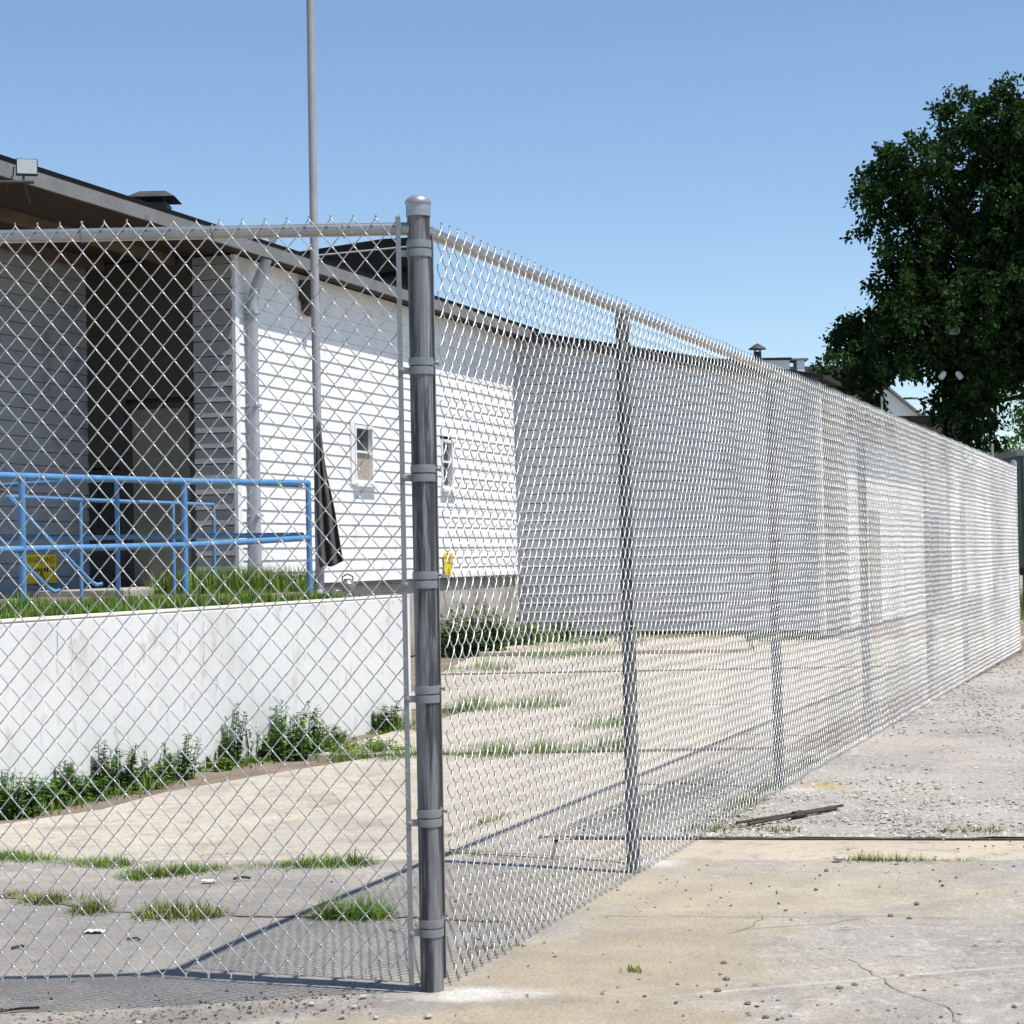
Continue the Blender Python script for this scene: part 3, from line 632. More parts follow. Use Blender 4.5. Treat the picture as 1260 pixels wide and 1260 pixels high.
# ventilators on the roof
c = D(190, 250, 22.6); rv = thing('roof_ventilator', (c.x, c.y, 5.2), 'dark flat-capped ventilator on the roof above the floodlight', 'ventilator')
MB().box(c+Vector((-0.17, -0.17, -0.22)), (0.34, 0, 0), (0, 0.34, 0), (0, 0, 0.2)).build('shaft', 'dark_metal', rv)
for sx in (-1, 1):
    for sy in (-1, 1): MB().tube([c+Vector((sx*0.14, sy*0.14, -0.03)), c+Vector((sx*0.14, sy*0.14, 0.04))], 0.012, 6).build('stay', 'dark_metal', rv)
cap = MB(); zc = c+Z*0.03
cap.add([zc+Vector((-0.28, -0.28, 0)), zc+Vector((0.28, -0.28, 0)), zc+Vector((0.28, 0.28, 0)), zc+Vector((-0.28, 0.28, 0)), zc+Vector((-0.15, -0.12, 0.09)), zc+Vector((0.15, -0.12, 0.09)), zc+Vector((0.15, 0.12, 0.09)), zc+Vector((-0.15, 0.12, 0.09))],
        [(3, 2, 1, 0), (4, 5, 6, 7), (0, 1, 5, 4), (1, 2, 6, 5), (2, 3, 7, 6), (3, 0, 4, 7)]).build('cap', 'dark_metal', rv)
c = D(336, 300, 27); bx = thing('roof_box', (c.x, c.y, 5.2), 'small white box on the roof edge beside the flagpole', 'vent')
MB().box(c+Vector((-0.05, -0.05, -0.35)), (0.10, 0, 0), (0, 0.1, 0), (0, 0, 0.43)).build('housing', 'trim_white', bx); MB().box(c+Vector((-0.07, -0.07, 0.08)), (0.14, 0, 0), (0, 0.14, 0), (0, 0, 0.02)).build('lid', 'dark_metal', bx)
def hooded_vent(c, r, label):
    t = thing('roof_vent', (c.x, c.y, c.z-r*3), label, 'ventilator')
    MB().lathe(c-Z*r*4, [(r*0.5, 0), (r*0.5, r*3.7)], 14).build('shaft', 'dark_metal', t, True)
    MB().lathe(c, [(r*0.55, -r*0.05), (r*1.15, 0), (r*1.1, r*0.12), (r*0.3, r*0.65), (0, r*0.8)], 16).build('hood', 'dark_metal', t, True)
    for k in range(4):
        an = k*math.pi/2+0.4; e = Vector((math.cos(an), math.sin(an), 0))*r*0.45; MB().tube([c-Z*r*0.5+e, c+Z*0.02+e], r*0.07, 6).build('stay', 'dark_metal', t)
hooded_vent(D(932, 430, 33.5), 0.135, 'small pointed ventilator cap showing above the long fence')

# floodlight on the eave
fl_c = D(33, 205, 17.35); t = thing('floodlight', fl_c-Z*0.2, 'square floodlight with pale glass fixed to the roof fascia', 'floodlight')
fd = Vector((0.25, -0.92, -0.05)).normalized(); fr_ = Z.cross(fd).normalized()*-1; fu = fr_.cross(fd)*-1
fr_ = fd.cross(Z).normalized(); fu = fr_.cross(fd).normalized()
fr_ = -fr_ if fr_.x < 0 else fr_
fu = fu if fu.z > 0 else -fu
hs = 0.095
MB().box(fl_c-fr_*hs-fu*hs*0.75-fd*0.10, fr_*2*hs, fu*1.5*hs, fd*0.10).build('housing', 'dark_metal', t, bevel=0.006)
MB().box(fl_c-fr_*hs*0.9-fu*hs*0.66+fd*0.001, fr_*1.8*hs, fu*1.32*hs, fd*0.006).build('glass', 'lens', t, bevel=0.002)
for (p, q_) in (((28, 228), (33, 212)),):
    MB().tube([D(29, 226, 17.36), D(29, 212, 17.36)], 0.012, 8).build('bracket', 'dark_metal', t)
MB().tube([D(-14, 224, 17.3), D(42, 224, 17.36)], 0.016, 8).build('arm', 'dark_metal', t)
MB().tube([D(17, 205, 17.4), D(16, 216, 17.4), D(8, 232, 17.4)], 0.006, 6).build('wire', 'dark_metal', t); MB().tube([D(30, 226, 17.36), D(33, 240, 17.4), D(37, 250, 17.5)], 0.006, 6).build('wire', 'dark_metal', t)
# wall lamp under the eave
c = PL(372, 372, C1, V)+V*0.02; t = thing('wall_lamp', c, 'dark brown box lamp on the white wall under the eave', 'lamp')
MB().box(c-U*0.14+Z*0.0, U*0.28, V*0.16, Z*0.26).build('housing', 'dark_metal', t, bevel=0.01); 
MB().lathe(c+V*0.09+Z*0.0, [(0.10, 0.0), (0.11, -0.05), (0.09, -0.14), (0.05, -0.18), (0, -0.19)], 16).build('globe', 'beam', t, True)
# yellow signs
def sign(c, r, u_, n_, wd, ht, label, lines):
    t = thing('warning_sign', c-u_*ht/2, label, 'sign')
    MB().box(c-r*wd/2-u_*ht/2, r*wd, u_*ht, n_*0.004).build('plate', 'yellow', t)
    for (s, size, dx, dy) in lines:
        if s is None:                               # a row of print too worn to read: short dark strokes
            m_ = MB()
            for k in range(9): m_.box(c-r*(wd/2-dx-k*wd*0.1)+u_*(dy+size*0.1*(k % 2))+n_*0.0042, r*wd*random.uniform(0.04, 0.075), u_*size*random.uniform(0.5, 0.8), n_*0.0006)
            m_.build('worn_print', 'black_ink', t)['kind'] = 'stuff'
            continue
        text_part(s, size, c-r*(wd/2-dx)+u_*dy+n_*0.0045, r, u_, 'black_ink', t)
    m_ = MB(); tri = [(0, 0.055), (-0.05, -0.035), (0.05, -0.035)]; tri2 = [(0, 0.03), (-0.028, -0.022), (0.028, -0.022)]
    cc = c-u_*ht*0.33+n_*0.0045
    P3 = [cc+r*a_*wd*3+u_*b_*wd*3 for a_, b_ in tri]; P4 = [cc+r*a_*wd*3+u_*b_*wd*3 for a_, b_ in tri2]
    m_.add(P3+P4, [(0, 1, 4, 3), (1, 2, 5, 4), (2, 0, 3, 5)]); m_.build('symbol', 'black_ink', t)
c = PL(46, 700, C2-V*0.02, V); sign(c+V*0.05, U, Z, V, 0.62, 0.33, 'yellow warning sign low on the shaded recess wall', [('WARNING', 0.115, 0.03, 0.06), (None, 0.08, 0.04, -0.04)])
c = PL(549, 694, C1, V); sign(c+V*0.035, U, Z, V, 0.36, 0.32, 'yellow warning sign on the white clapboard wall below the broken window', [('WARNING', 0.066, 0.02, 0.07), (None, 0.045, 0.025, 0.0)])

# ------------------------------------------------------------------ blue railings
def railing(label, pts, z_of, htop, hmid, r, ends=None):
    t = thing('railing', (pts[0].x, pts[0].y, z_of(0)), label, 'railing')
    for i, p in enumerate(pts):
        zz = z_of(i)
        if ends is None or ends[i]:
            MB().tube([(p.x, p.y, zz-0.08), (p.x, p.y, htop(i))], r, 12).build('post', 'blue_paint', t, True)
    MB().tube([(p.x, p.y, htop(i)) for i, p in enumerate(pts)], r, 12).build('top_rail', 'blue_paint', t, True)
    if hmid: MB().tube([(p.x, p.y, hmid(i)) for i, p in enumerate(pts)], r, 12).build('mid_rail', 'blue_paint', t, True)
    return t
RA = [D(28, 700, 13.6), D(228, 700, 15.62), D(381, 700, 17.3)]
RA = [RA[0]-U*2.1] + RA
zt = lambda x, y, p: EYE.z + (ray(x, y).z/ray(x, y).y)*p.y
ta = [0, zt(28, 586, RA[1]), zt(228, 592, RA[2]), zt(381, 594, RA[3])]; ta[0] = 2*ta[1]-ta[2]
ma = [0, zt(28, 676, RA[1]), zt(228, 671, RA[2]), zt(381, 662, RA[3])]; ma[0] = 2*ma[1]-ma[2]
railing('blue pipe railing along the top of the white retaining wall', RA, lambda i: PT-0.03, lambda i: ta[i], lambda i: ma[i], 0.0255)
RB = [RA[3]+Vector((-0.06, 0.04, 0)), D(145, 700, 18.6), D(-60, 700, 19.6)]
tb_ = [zt(381, 592, RA[3])-0.03, zt(145, 589, RB[1]), zt(-60, 601, RB[2])]; mb_ = [zt(381, 658, RB[0]), zt(145, 661, RB[1]), zt(-60, 664, RB[2])]
railing('blue pipe railing across the platform between the end post and the recess', RB, lambda i: PT, lambda i: tb_[i], lambda i: mb_[i], 0.023, [False, True, True])
RC = [D(12, 700, 17.6), D(100, 700, 18.75), D(214, 700, 20.4), D(264, 700, 21.25)]
tc_ = [zt(12, 611, RC[0]), zt(100, 615, RC[1]), zt(214, 619, RC[2]), zt(264, 621, RC[3])]
rc = railing('thin pale blue handrail standing in front of the recess door', RC, lambda i: PT, lambda i: tc_[i], None, 0.019, [False, True, True, True])
for (a, b, Ya, Yb) in (((8, 610), (112, 716), 17.5, 18.2), ((-30, 634), (60, 724), 17.2, 17.9)):
    p, q_ = D(*a, Ya), D(*b, Yb); MB().tube([p, q_, q_+Vector((0.05, 0.02, -0.03)), q_+Vector((0.1, 0.04, -0.02))], 0.02, 10).build('sloping_rail', 'blue_paint', rc, True)

# ------------------------------------------------------------------ flagpole, tarp, pot
fp = G(394, 733, PT-0.03); fpt = thing('flagpole', fp, 'tall grey metal flagpole beside the end of the blue railing', 'pole')
MB().tube([fp-Z*0.1, fp+Z*4, fp+Z*8.5], [0.042, 0.040, 0.033], 18).build('pole', 'pole_paint', fpt, True)
MB().lathe(fp, [(0.09, 0.0), (0.09, 0.02), (0.045, 0.06), (0.04, 0.06)], 18).build('base_flange', 'pole_paint', fpt, True)
tp = [((391, 520), (393, 520)), ((389, 545), (397, 548)), ((388, 575), (401, 580)), ((387, 610), (410, 615)), ((387, 645), (416, 652)), ((388, 676), (421, 684)), ((391, 700), (423, 692))]
tv = []; tf = []; ncol = 18
for i, (a, b) in enumerate(tp):
    for k in range(ncol):
        f = k/(ncol-1); p = D(a[0]+(b[0]-a[0])*f, a[1]+(b[1]-a[1])*f, fp.y-0.06)
        am = 0.012+0.05*i/6; p.y += am*math.sin(f*15+i*0.25)+0.03*f; p.z += 0.012*math.sin(f*9+i); tv.append(p)
    if i: tf += [((i-1)*ncol+k, (i-1)*ncol+k+1, i*ncol+k+1, i*ncol+k) for k in range(ncol-1)]
tpo = obj('tarp', np_mesh('tarp', tv, tf), 'tarp'); sm = tpo.modifiers.new('sub', 'SUBSURF'); sm.levels = sm.render_levels = 2
so = tpo.modifiers.new('solid', 'SOLIDIFY'); so.thickness = 0.006
tag(tpo, 'torn dark grey cloth hanging in folds from the flagpole', 'cloth')
c = G(428, 729, PT); pt = thing('metal_pot', c, 'round shiny metal pot on the end of the platform wall', 'pot')
MB().lathe(c, [(0.03, 0), (0.055, 0.012), (0.072, 0.05), (0.068, 0.085), (0.04, 0.115), (0.034, 0.12), (0.040, 0.128)], 20).build('body', 'steel', pt, True)
MB().tube([c+Vector((-0.05, 0, 0.11)), c+Vector((-0.05, 0, 0.15)), c+Vector((0, 0, 0.175)), c+Vector((0.05, 0, 0.15)), c+Vector((0.05, 0, 0.11))], 0.007, 8).build('handle', 'dark_metal', pt, True)
def scrap(name, px, z, s, m, label, cat):
    p = G(*px, z); vs = []
    for j in range(5):
        for i in range(7): vs.append((p.x+(i-3)*s*0.33+random.uniform(-1, 1)*s*0.08, p.y+(j-2)*s*0.3+random.uniform(-1, 1)*s*0.1, z+gz(p.x, p.y)+0.006+random.random()*s*0.25))
    q_ = [(j*7+i, j*7+i+1, (j+1)*7+i+1, (j+1)*7+i) for j in range(4) for i in range(6)]
    return tag(obj(name, np_mesh(name, vs, q_, smooth=False), m), label, cat)
scrap('litter', (119, 972), 0.0, 0.07, 'paper', 'crumpled white litter in front of the weeds by the white wall', 'litter')
scrap('litter', (118, 1145), 0.0, 0.04, 'paper', 'flattened pale litter on the grey ground behind the front fence run', 'litter')
scrap('litter', (257, 1086), 0.0, 0.03, 'paper', 'small crumpled scrap beside the grassy joint in the yard', 'litter')
scrap('litter', (418, 728), PT, 0.05, 'paper', 'pale scrap of litter at the foot of the flagpole', 'litter')
def twig(px0, px1, r, label):
    a, b = G(*px0), G(*px1); c = (a+b)/2+Vector((0.01, 0.01, 0.004)); h = Z*(r+0.004+gz(a.x, a.y))
    tag(MB().tube([a+h, c+h, b+h], r, 6).build('twig', 'bark', smooth=True), label, 'twig')
twig((-20, 1232), (48, 1224), 0.004, 'thin dark bent twig on the grit beneath the front fence run')
twig((156, 1153), (172, 1154), 0.004, 'short dark twig on grey ground beside flattened litter')
twig((287, 1084), (308, 1083), 0.006, 'dark stick beside the grassy joint in the yard')
twig((14, 1163), (30, 1161), 0.005, 'short dark twig near the shadow of the front fence rail')

# rusty bars by the fence
a, b = G(921, 1014, 0.02), G(1040, 993, 0.02); t = thing('rusty_bars', (a+b)/2, 'pair of rusty iron bars clamped together lying on gravel', 'scrap iron')
dd = (b-a).normalized(); pp = Vector((-dd.y, dd.x, 0)); LB = (b-a).length
MB().tube([a, a+dd*LB*0.55+Z*0.004, a+dd*LB*0.86+pp*0.012], 0.0085, 8).build('bar', 'old_iron', t, True)
MB().tube([a+pp*0.075, a+dd*LB*0.5+pp*0.030+Z*0.006, b+pp*0.015+Z*0.008], 0.0075, 8).build('bar', 'old_iron', t, True)
m0 = a+dd*LB*0.47+pp*0.012; MB().tube([m0, m0+dd*0.055, m0+dd*0.10], [0.021, 0.024, 0.016], 9).build('clamp', 'old_iron', t, True)
m0 = a+dd*LB*0.80+pp*0.014; MB().tube([m0, m0+dd*0.05, m0+dd*0.10], [0.013, 0.019, 0.012], 9).build('end_joint', 'old_iron', t, True)
# single stones on the kerb and lot
def rock(px, s, m, label, group=None, z=0.0):
    p = G(*px, z); mb = MB(); n = 8; vs = []; fs = []
    for j in range(5):
        ph = math.pi*(j/4)
        for k in range(n):
            q_ = 2*math.pi*k/n; rr = s*random.uniform(0.8, 1.15)
            vs.append((p.x+rr*math.sin(ph)*math.cos(q_)*1.2, p.y+rr*math.sin(ph)*math.sin(q_), z+gz(p.x, p.y)+s*0.4+rr*0.65*math.cos(ph)))
        if j: fs += [((j-1)*n+k, j*n+k, j*n+(k+1) % n, (j-1)*n+(k+1) % n) for k in range(n)]
    tag(mb.add(vs, fs).build('stone', m, smooth=False), label, 'stone', group)
rock((1031, 1058), 0.022, 'stone', 'pale rounded stone at the end of the grassy kerb joint', z=0.01)
GL = 'dark pebble lying loose on the open lot outside the fence'
for q_ in [(1017, 1072), (967, 1121), (1119, 1131), (1096, 1128), (1010, 1169), (891, 1186), (883, 1220), (1033, 1217), (1052, 1213), (1230, 1160), (1200, 1166), (973, 1133), (1128, 1113), (1004, 1095), (894, 1206), (920, 1236), (942, 1253), (1110, 1202), (1098, 1154)]:
    rock(q_, random.uniform(0.007, 0.011), 'dark_stone', GL, 'loose pebbles on the open lot')
GF = 'tan pebble in the sandy strip below the front fence run'
for q_ in [(447, 1226), (383, 1232), (421, 1250), (435, 1238), (527, 1252), (107, 1257), (170, 1244), (462, 1252)]: rock(q_, random.uniform(0.008, 0.013), 'stone', GF, 'pebbles below the front fence run')

# ------------------------------------------------------------------ grass and weeds
def blades(pts, h, wd, lean=0.45):
    n = len(pts); p = np.asarray(pts, float); h = np.asarray(h, float)
    an = rng.uniform(0, 2*np.pi, n); d = np.stack([np.cos(an), np.sin(an), np.zeros(n)], 1); s = np.stack([-np.sin(an), np.cos(an), np.zeros(n)], 1)
    ln = rng.uniform(0.1, 1, n)*lean; up = np.array([0, 0, 1.0])
    wv = wd*rng.uniform(0.6, 1.3, n)
    m1 = p + up*h[:, None]*0.55 + d*(h*ln*0.35)[:, None]; tp = p + up*(h*np.sqrt(np.maximum(0.1, 1-ln**2*0.5)))[:, None] + d*(h*ln)[:, None]
    vs = np.stack([p-s*wv[:, None], p+s*wv[:, None], m1-s*wv[:, None]*0.8, m1+s*wv[:, None]*0.8, tp], 1).reshape(-1, 3)
    o = np.arange(n)[:, None]*5
    return vs, o+np.array([[0, 1, 3, 2]]), o+np.array([[2, 3, 4]])
def grass(name, pts, h, wd, m, label, lean=0.5):
    v, q_, t = blades(pts, h, wd, lean); return tag(obj(name, np_mesh(name, v, q_, t, False), m), label, 'grass', kind='stuff')
# platform lawn strip
pts = []; hh = []
for _ in range(34000):
    s = random.uniform(-7.2, -0.15); dd_ = random.random()**1.3*1.25+0.28
    if s > -1.6 and dd_ > 0.7 - 0.2*(s+1.6): continue
    p = R1+U*s-V*dd_
    k = 0.5+0.5*math.sin(p.x*3.7+p.y*1.3)*math.sin(p.y*2.9)
    if s > -1.2 and random.random() < (s+1.2)/0.9: continue
    k2 = 0.5+0.5*math.sin(p.x*11+2*math.sin(p.y*6))*math.sin(p.y*9.3)
    if random.random() > 0.25+0.75*k2: continue
    pts.append((p.x, p.y, PT-0.03)); hh.append((0.03+0.17*k*k2*random.random()+0.05*random.random())*(1.0 if s < -1.6 else 0.7))
grass('platform_grass', pts, hh, 0.004, 'grass', 'lush green grass growing on the platform behind the white wall')
pts = []; hh = []
for _ in range(2500):                            # taller tufts by the downpipe
    p = C1-U*random.uniform(0.2, 1.6)+V*random.uniform(-0.3, 1.2)
    pts.append((p.x, p.y, PT-0.03)); hh.append(random.uniform(0.12, 0.34))
grass('tall_grass', pts, hh, 0.006, 'grass', 'tall green grass tufts growing at the foot of the downpipe')
pts = []; hh = []
for _ in range(3200):                            # low growth on the soil strip by the wall
    s = random.uniform(-6.6, -0.3); p = R1+U*s+V*(0.02+abs(random.gauss(0, 0.10)))
    k = max(0.0, math.sin(s*5.1)+math.sin(s*2.3+1)+0.2)
    if k <= 0.1: continue
    pts.append((p.x, p.y, -0.02)); hh.append(0.02+0.06*k*random.random()**1.5)
grass('wall_foot_grass', pts, hh, 0.005, 'grass', 'low ragged growth on the dark soil along the white wall')
# joints
def joint(name, segs, wid, hmax, dens, m, label, z=-0.04):
    pts = []; hh = []
    for (a, b) in segs:
        A, B = G(*a), G(*b); n = int((B-A).length*dens); nn = Vector((-(B-A).y, (B-A).x, 0)).normalized()
        ph = random.random()*9
        for _ in range(n):
            f = random.random(); k = abs(math.sin(f*(B-A).length*4.2+ph))*0.7+0.3; k *= min(1, 6*f+0.2, 6*(1-f)+0.2)
            p = A+(B-A)*f+nn*random.gauss(0, wid); pts.append((p.x, p.y, z)); hh.append(-z*0.9+hmax*0.8*k*random.uniform(0.2, 1)**1.3)
    return grass(name, pts, hh, 0.0026, m, label, 1.25)
joint('joint_grass', [((-20, 1054), (165, 1066)), ((145, 1082), (290, 1065)), ((290, 1066), (470, 1062))], 0.05, 0.09, 3400, 'grass', 'low grass filling the joint along the near edge of the beige slab')
joint('joint_grass', [((0, 1100), (80, 1112)), ((90, 1120), (135, 1120)), ((168, 1124), (280, 1126))], 0.05, 0.11, 2800, 'grass_dry', 'yellow-green grass in the crack nearest the front fence run')
joint('joint_grass', [((385, 1128), (482, 1128))], 0.035, 0.15, 3400, 'grass', 'grass tuft by the diagonal shadow behind the tension bar')
joint('joint_grass', [((1030, 1058), (1215, 1060))], 0.012, 0.075, 1600, 'grass_dry', 'thin row of grass in the kerb joint out on the open lot')
joint('joint_grass', [((545, 1048), (700, 1058)), ((540, 1032), (640, 995))], 0.02, 0.05, 700, 'grass_dry', 'sparse grass in the joints just inside the long fence run')
joint('joint_grass', [((410, 928), (510, 932)), ((540, 928), (640, 928)), ((640, 925), (780, 920))], 0.12, 0.24, 900, 'grass', 'grass in the joint beyond the beige slab near the wall end')
joint('joint_grass', [((540, 875), (610, 872)), ((470, 898), (510, 896)), ((600, 868), (700, 870)), ((700, 895), (780, 893))], 0.16, 0.28, 800, 'grass', 'patchy grass in the second joint across the yard')
joint('joint_grass', [((545, 826), (640, 824)), ((640, 812), (760, 806)), ((640, 800), (800, 796)), ((760, 790), (1000, 789))], 0.35, 0.34, 700, 'grass', 'ragged grass at the kerb before the shaded wing wall')
joint('fence_foot_grass', [((830, 1024), (925, 1018)), ((880, 1012), (960, 960)), ((960, 958), (1010, 930)), ((925, 1022), (990, 1024)), ((1150, 1024), (1240, 1026))], 0.05, 0.06, 750, 'grass_dry', 'short dry grass along the foot of the long fence', z=0.0)
joint('fence_foot_grass', [((575, 1168), (648, 1164)), ((1170, 830), (1230, 828)), ((770, 1192), (790, 1198))], 0.012, 0.04, 500, 'grass_dry', 'few dry blades in the sand below the long fence', z=0.0)
def weed(name, base, h, spread, nst, label, m='leaf_mid', lw_=0.016, ll=0.075, group=None, dens=70):
    t = thing(name, base, label, 'weed', group); st = MB(); LV = []; LQ = []
    for k in range(nst):
        an = random.uniform(0, 6.28); r0 = spread*math.sqrt(random.random()); b = base+Vector((math.cos(an)*r0, math.sin(an)*r0*0.6, 0))
        hh_ = h*random.uniform(0.45, 1.0)*(1-0.35*r0/spread); le = Vector((math.cos(an), math.sin(an), 0))*random.uniform(0.02, 0.25)*hh_
        pts_ = [b, b+Z*hh_*0.5+le*0.3, b+Z*hh_+le]; st.tube(pts_, [0.004, 0.003, 0.0015], 4, False)
        for j in range(int(dens*hh_)+4):
            f = random.random()**0.8; p = pts_[0].lerp(pts_[1], f*2) if f < 0.5 else pts_[1].lerp(pts_[2], f*2-1)
            a2 = random.uniform(0, 6.28); e = Vector((math.cos(a2), math.sin(a2), random.uniform(-0.3, 0.7))).normalized(); L_ = ll*random.uniform(0.5, 1.2)*(1.15-0.7*f)
            sd = e.cross(Z).normalized()*lw_*random.uniform(0.6, 1.2); tip = p+e*L_-Z*L_*0.2
            o = len(LV); LV += [p, p+e*L_*0.5+sd, tip, p+e*L_*0.5-sd]; LQ.append((o, o+1, o+2, o+3))
    st.build('stems', m, t)['kind'] = 'stuff'; obj('foliage', np_mesh('foliage', LV, LQ, None, False), m, t)['kind'] = 'stuff'
def wb(x, y):                                   # foot of a plant; along the white wall just off its face
    return G(x, 999-0.221*x+6+(4 if y > 938 and 330 < x < 360 else 0), -0.02) if x < 400 and y > 900 else G(x, y, -0.02)
weed('weed_clump', wb(335, 936), 0.47, 0.42, 95, 'biggest bushy green weed clump at the foot of the white wall', dens=85)
weed('weed_clump', wb(287, 936), 0.55, 0.05, 9, 'tall upright weed spike at the left edge of the biggest weed clump', dens=130, ll=0.06)
weed('weed_clump', wb(275, 938), 0.36, 0.05, 9, 'dark narrow weed beside the tall upright spike', dens=130, ll=0.06)
weed('weed_clump', wb(218, 955), 0.36, 0.13, 20, 'spindly forked weed at the white wall beside the biggest clump')
weed('weed_clump', wb(200, 955), 0.26, 0.05, 8, 'dark curved weed stem at the white wall by the forked weed', dens=130, ll=0.05)
weed('weed_clump', wb(122, 978), 0.42, 0.05, 10, 'dark tall weed spike at the white wall behind white litter', dens=130, ll=0.06)
weed('weed_clump', wb(142, 972), 0.38, 0.12, 26, 'bushy dark weed with tall tips right of the white litter', dens=90)
weed('weed_clump', wb(170, 966), 0.20, 0.14, 24, 'low pale green weed between the spiked weeds by the white wall', m='grass')
weed('weed_clump', wb(78, 990), 0.32, 0.16, 40, 'leafy weed with arching tips at the white wall', dens=85)
weed('weed_clump', wb(100, 985), 0.20, 0.14, 30, 'low leafy weed left of the white litter')
weed('weed_clump', wb(45, 997), 0.22, 0.17, 40, 'low spreading weed at the white wall next to the arching weed')
weed('weed_clump', wb(5, 1006), 0.30, 0.20, 60, 'dense weed clump at the white wall where the soil strip is widest', dens=85)
weed('weed_clump', wb(186, 962), 0.24, 0.08, 12, 'short wispy weed at the white wall near the forked weed', m='grass')
weed('weed_clump', wb(258, 950), 0.12, 0.16, 26, 'tiny creeping weed at the white wall close to the biggest clump', m='grass')
weed('weed_clump', wb(345, 946), 0.16, 0.14, 40, 'bright yellow-green low weed before the biggest clump', m='grass')
weed('weed_clump', wb(395, 926), 0.20, 0.2, 40, 'thinning low weed at the right end of the biggest clump')
weed('weed_clump', wb(480, 900), 0.28, 0.14, 26, 'broad-leaved weed at the far end of the white wall', lw_=0.03)
weed('weed_clump', wb(440, 926), 0.14, 0.40, 60, 'low straggling weed along the joint near the wall end', m='grass')
weed('shrub', wb(585, 808)+Vector((0, 0, 0)), 0.95, 0.42, 85, 'dark green shrub growing against the warehouse foundation', lw_=0.03, ll=0.12, dens=60)
weed('shrub', wb(553, 806), 0.75, 0.30, 45, 'smaller dark shrub beside the corner post at the foundation', lw_=0.03, ll=0.12, dens=60)
weed('shrub', wb(630, 800), 0.55, 0.45, 60, 'low leafy shrub at the foot of the warehouse corner', lw_=0.03, ll=0.11, dens=60)
weed('shrub', wb(672, 796), 0.60, 0.45, 60, 'pale green shrub in front of the shaded wing wall', lw_=0.03, ll=0.11, m='grass', dens=60)
weed('shrub', wb(735, 796), 0.35, 0.70, 60, 'long low weed patch at the base of the wing wall', lw_=0.02, ll=0.10, m='grass', dens=60)

# ------------------------------------------------------------------ trees
def foliage(clumps, Yd, spread, leaf, nper, m, parent, droop=0.5):
    Vs = []; tot = 0
    for (cx, cy, r) in clumps:
        c = D(cx, cy, Yd+random.uniform(-spread, spread)); R = r*0.80*Yd/FPX
        ns = max(6, int(nper*R*R))
        dirs = rng.normal(size=(ns, 3)); dirs /= np.linalg.norm(dirs, axis=1)[:, None]
        rad = R*np.clip(rng.uniform(0.25, 1.0, ns)**0.6*rng.uniform(0.9, 1.12, ns), 0, 1.2)
        sc = np.array(c)[None]+dirs*rad[:, None]*np.array([1, 1, 0.9])
        nl = 50
        ax = dirs*0.7+rng.normal(size=(ns, 3))*0.5; ax[:, 2] -= droop*0.5; ax /= np.linalg.norm(ax, axis=1)[:, None]
        f = rng.uniform(0, 1, (ns, nl)); L = rng.uniform(0.25, 0.6, ns)
        p = sc[:, None]+ax[:, None]*(f*L[:, None])[..., None]+rng.normal(size=(ns, nl, 3))*0.075
        p[..., 2] -= (f**2)*droop*0.18
        e = rng.normal(size=(ns, nl, 3))*0.6+ax[:, None]*0.6; e[..., 2] -= droop; e /= np.linalg.norm(e, axis=-1)[..., None]
        sd = np.cross(e, rng.normal(size=(ns, nl, 3))); sd /= np.linalg.norm(sd, axis=-1)[..., None]
        l = leaf*rng.uniform(0.6, 1.3, (ns, nl, 1)); wv = l*0.27
        q_ = np.stack([p, p+e*l*0.45+sd*wv, p+e*l, p+e*l*0.45-sd*wv], 2).reshape(-1, 3); Vs.append(q_)
    v = np.concatenate(Vs); n = len(v)//4
    return obj('crown', np_mesh('crown', v, np.arange(n*4).reshape(-1, 4), None, False), m, parent)
def limbs(parent, base, top, targets, r):
    MB().tube([base, base.lerp(top, 0.5)+Vector((0.1, 0, 0)), top], [r, r*0.8, r*0.5], 12).build('trunk', 'bark', parent, True)
    for p in targets:
        st = base.lerp(top, random.uniform(0.6, 1.0)); mid = st.lerp(p, 0.5)+Z*0.3
        MB().tube([st, mid, p], [r*0.4, r*0.22, r*0.06], 7).build('limb', 'bark', parent, True)
YT = 45
big_cl = [(1222, 150, 52), (1295, 172, 78), (1190, 132, 26), (1240, 126, 24), (1165, 150, 16), (1190, 190, 46), (1130, 205, 44), (1108, 200, 32), (1076, 218, 24), (1088, 244, 24), (1100, 250, 34), (1150, 250, 55),
          (1075, 268, 20), (1120, 300, 42), (1220, 250, 75), (1280, 260, 90), (1180, 310, 62), (1110, 335, 30), (1095, 365, 32), (1130, 380, 48), (1080, 390, 26), (1070, 415, 36), (1045, 425, 26), (1030, 440, 20), (1050, 455, 24), (1085, 440, 36), (1190, 380, 62), (1250, 360, 75),
          (1110, 425, 38), (1165, 420, 40), (1215, 430, 52), (1265, 430, 50), (1075, 475, 22), (1055, 488, 14), (1175, 465, 26), (1190, 490, 34), (1170, 505, 20), (1215, 478, 26), (1190, 525, 22), (1210, 540, 16), (1160, 525, 14), (1320, 330, 110), (1330, 440, 80), (1175, 545, 12), (1150, 350, 62), (1190, 420, 60), (1235, 300, 80), (1130, 400, 44), (1095, 420, 34), (1230, 400, 60), (1185, 510, 26), (1200, 455, 40)]
tb0 = D(1340, 690, YT); tb0.z = 0
tr = thing('shade_tree', tb0, 'large dark leafy tree towering over the far end of the fence', 'tree')
foliage(big_cl, YT, 1.2, 0.14, 92, 'leaf_dark', tr, 0.45)
limbs(tr, tb0, D(1310, 400, YT), [D(1110, 230, YT), D(1220, 170, YT), D(1075, 430, YT), D(1180, 330, YT), D(1200, 500, YT), D(1130, 385, YT), D(1290, 250, YT), D(1100, 460, YT), D(1270, 380, YT)], 0.30)
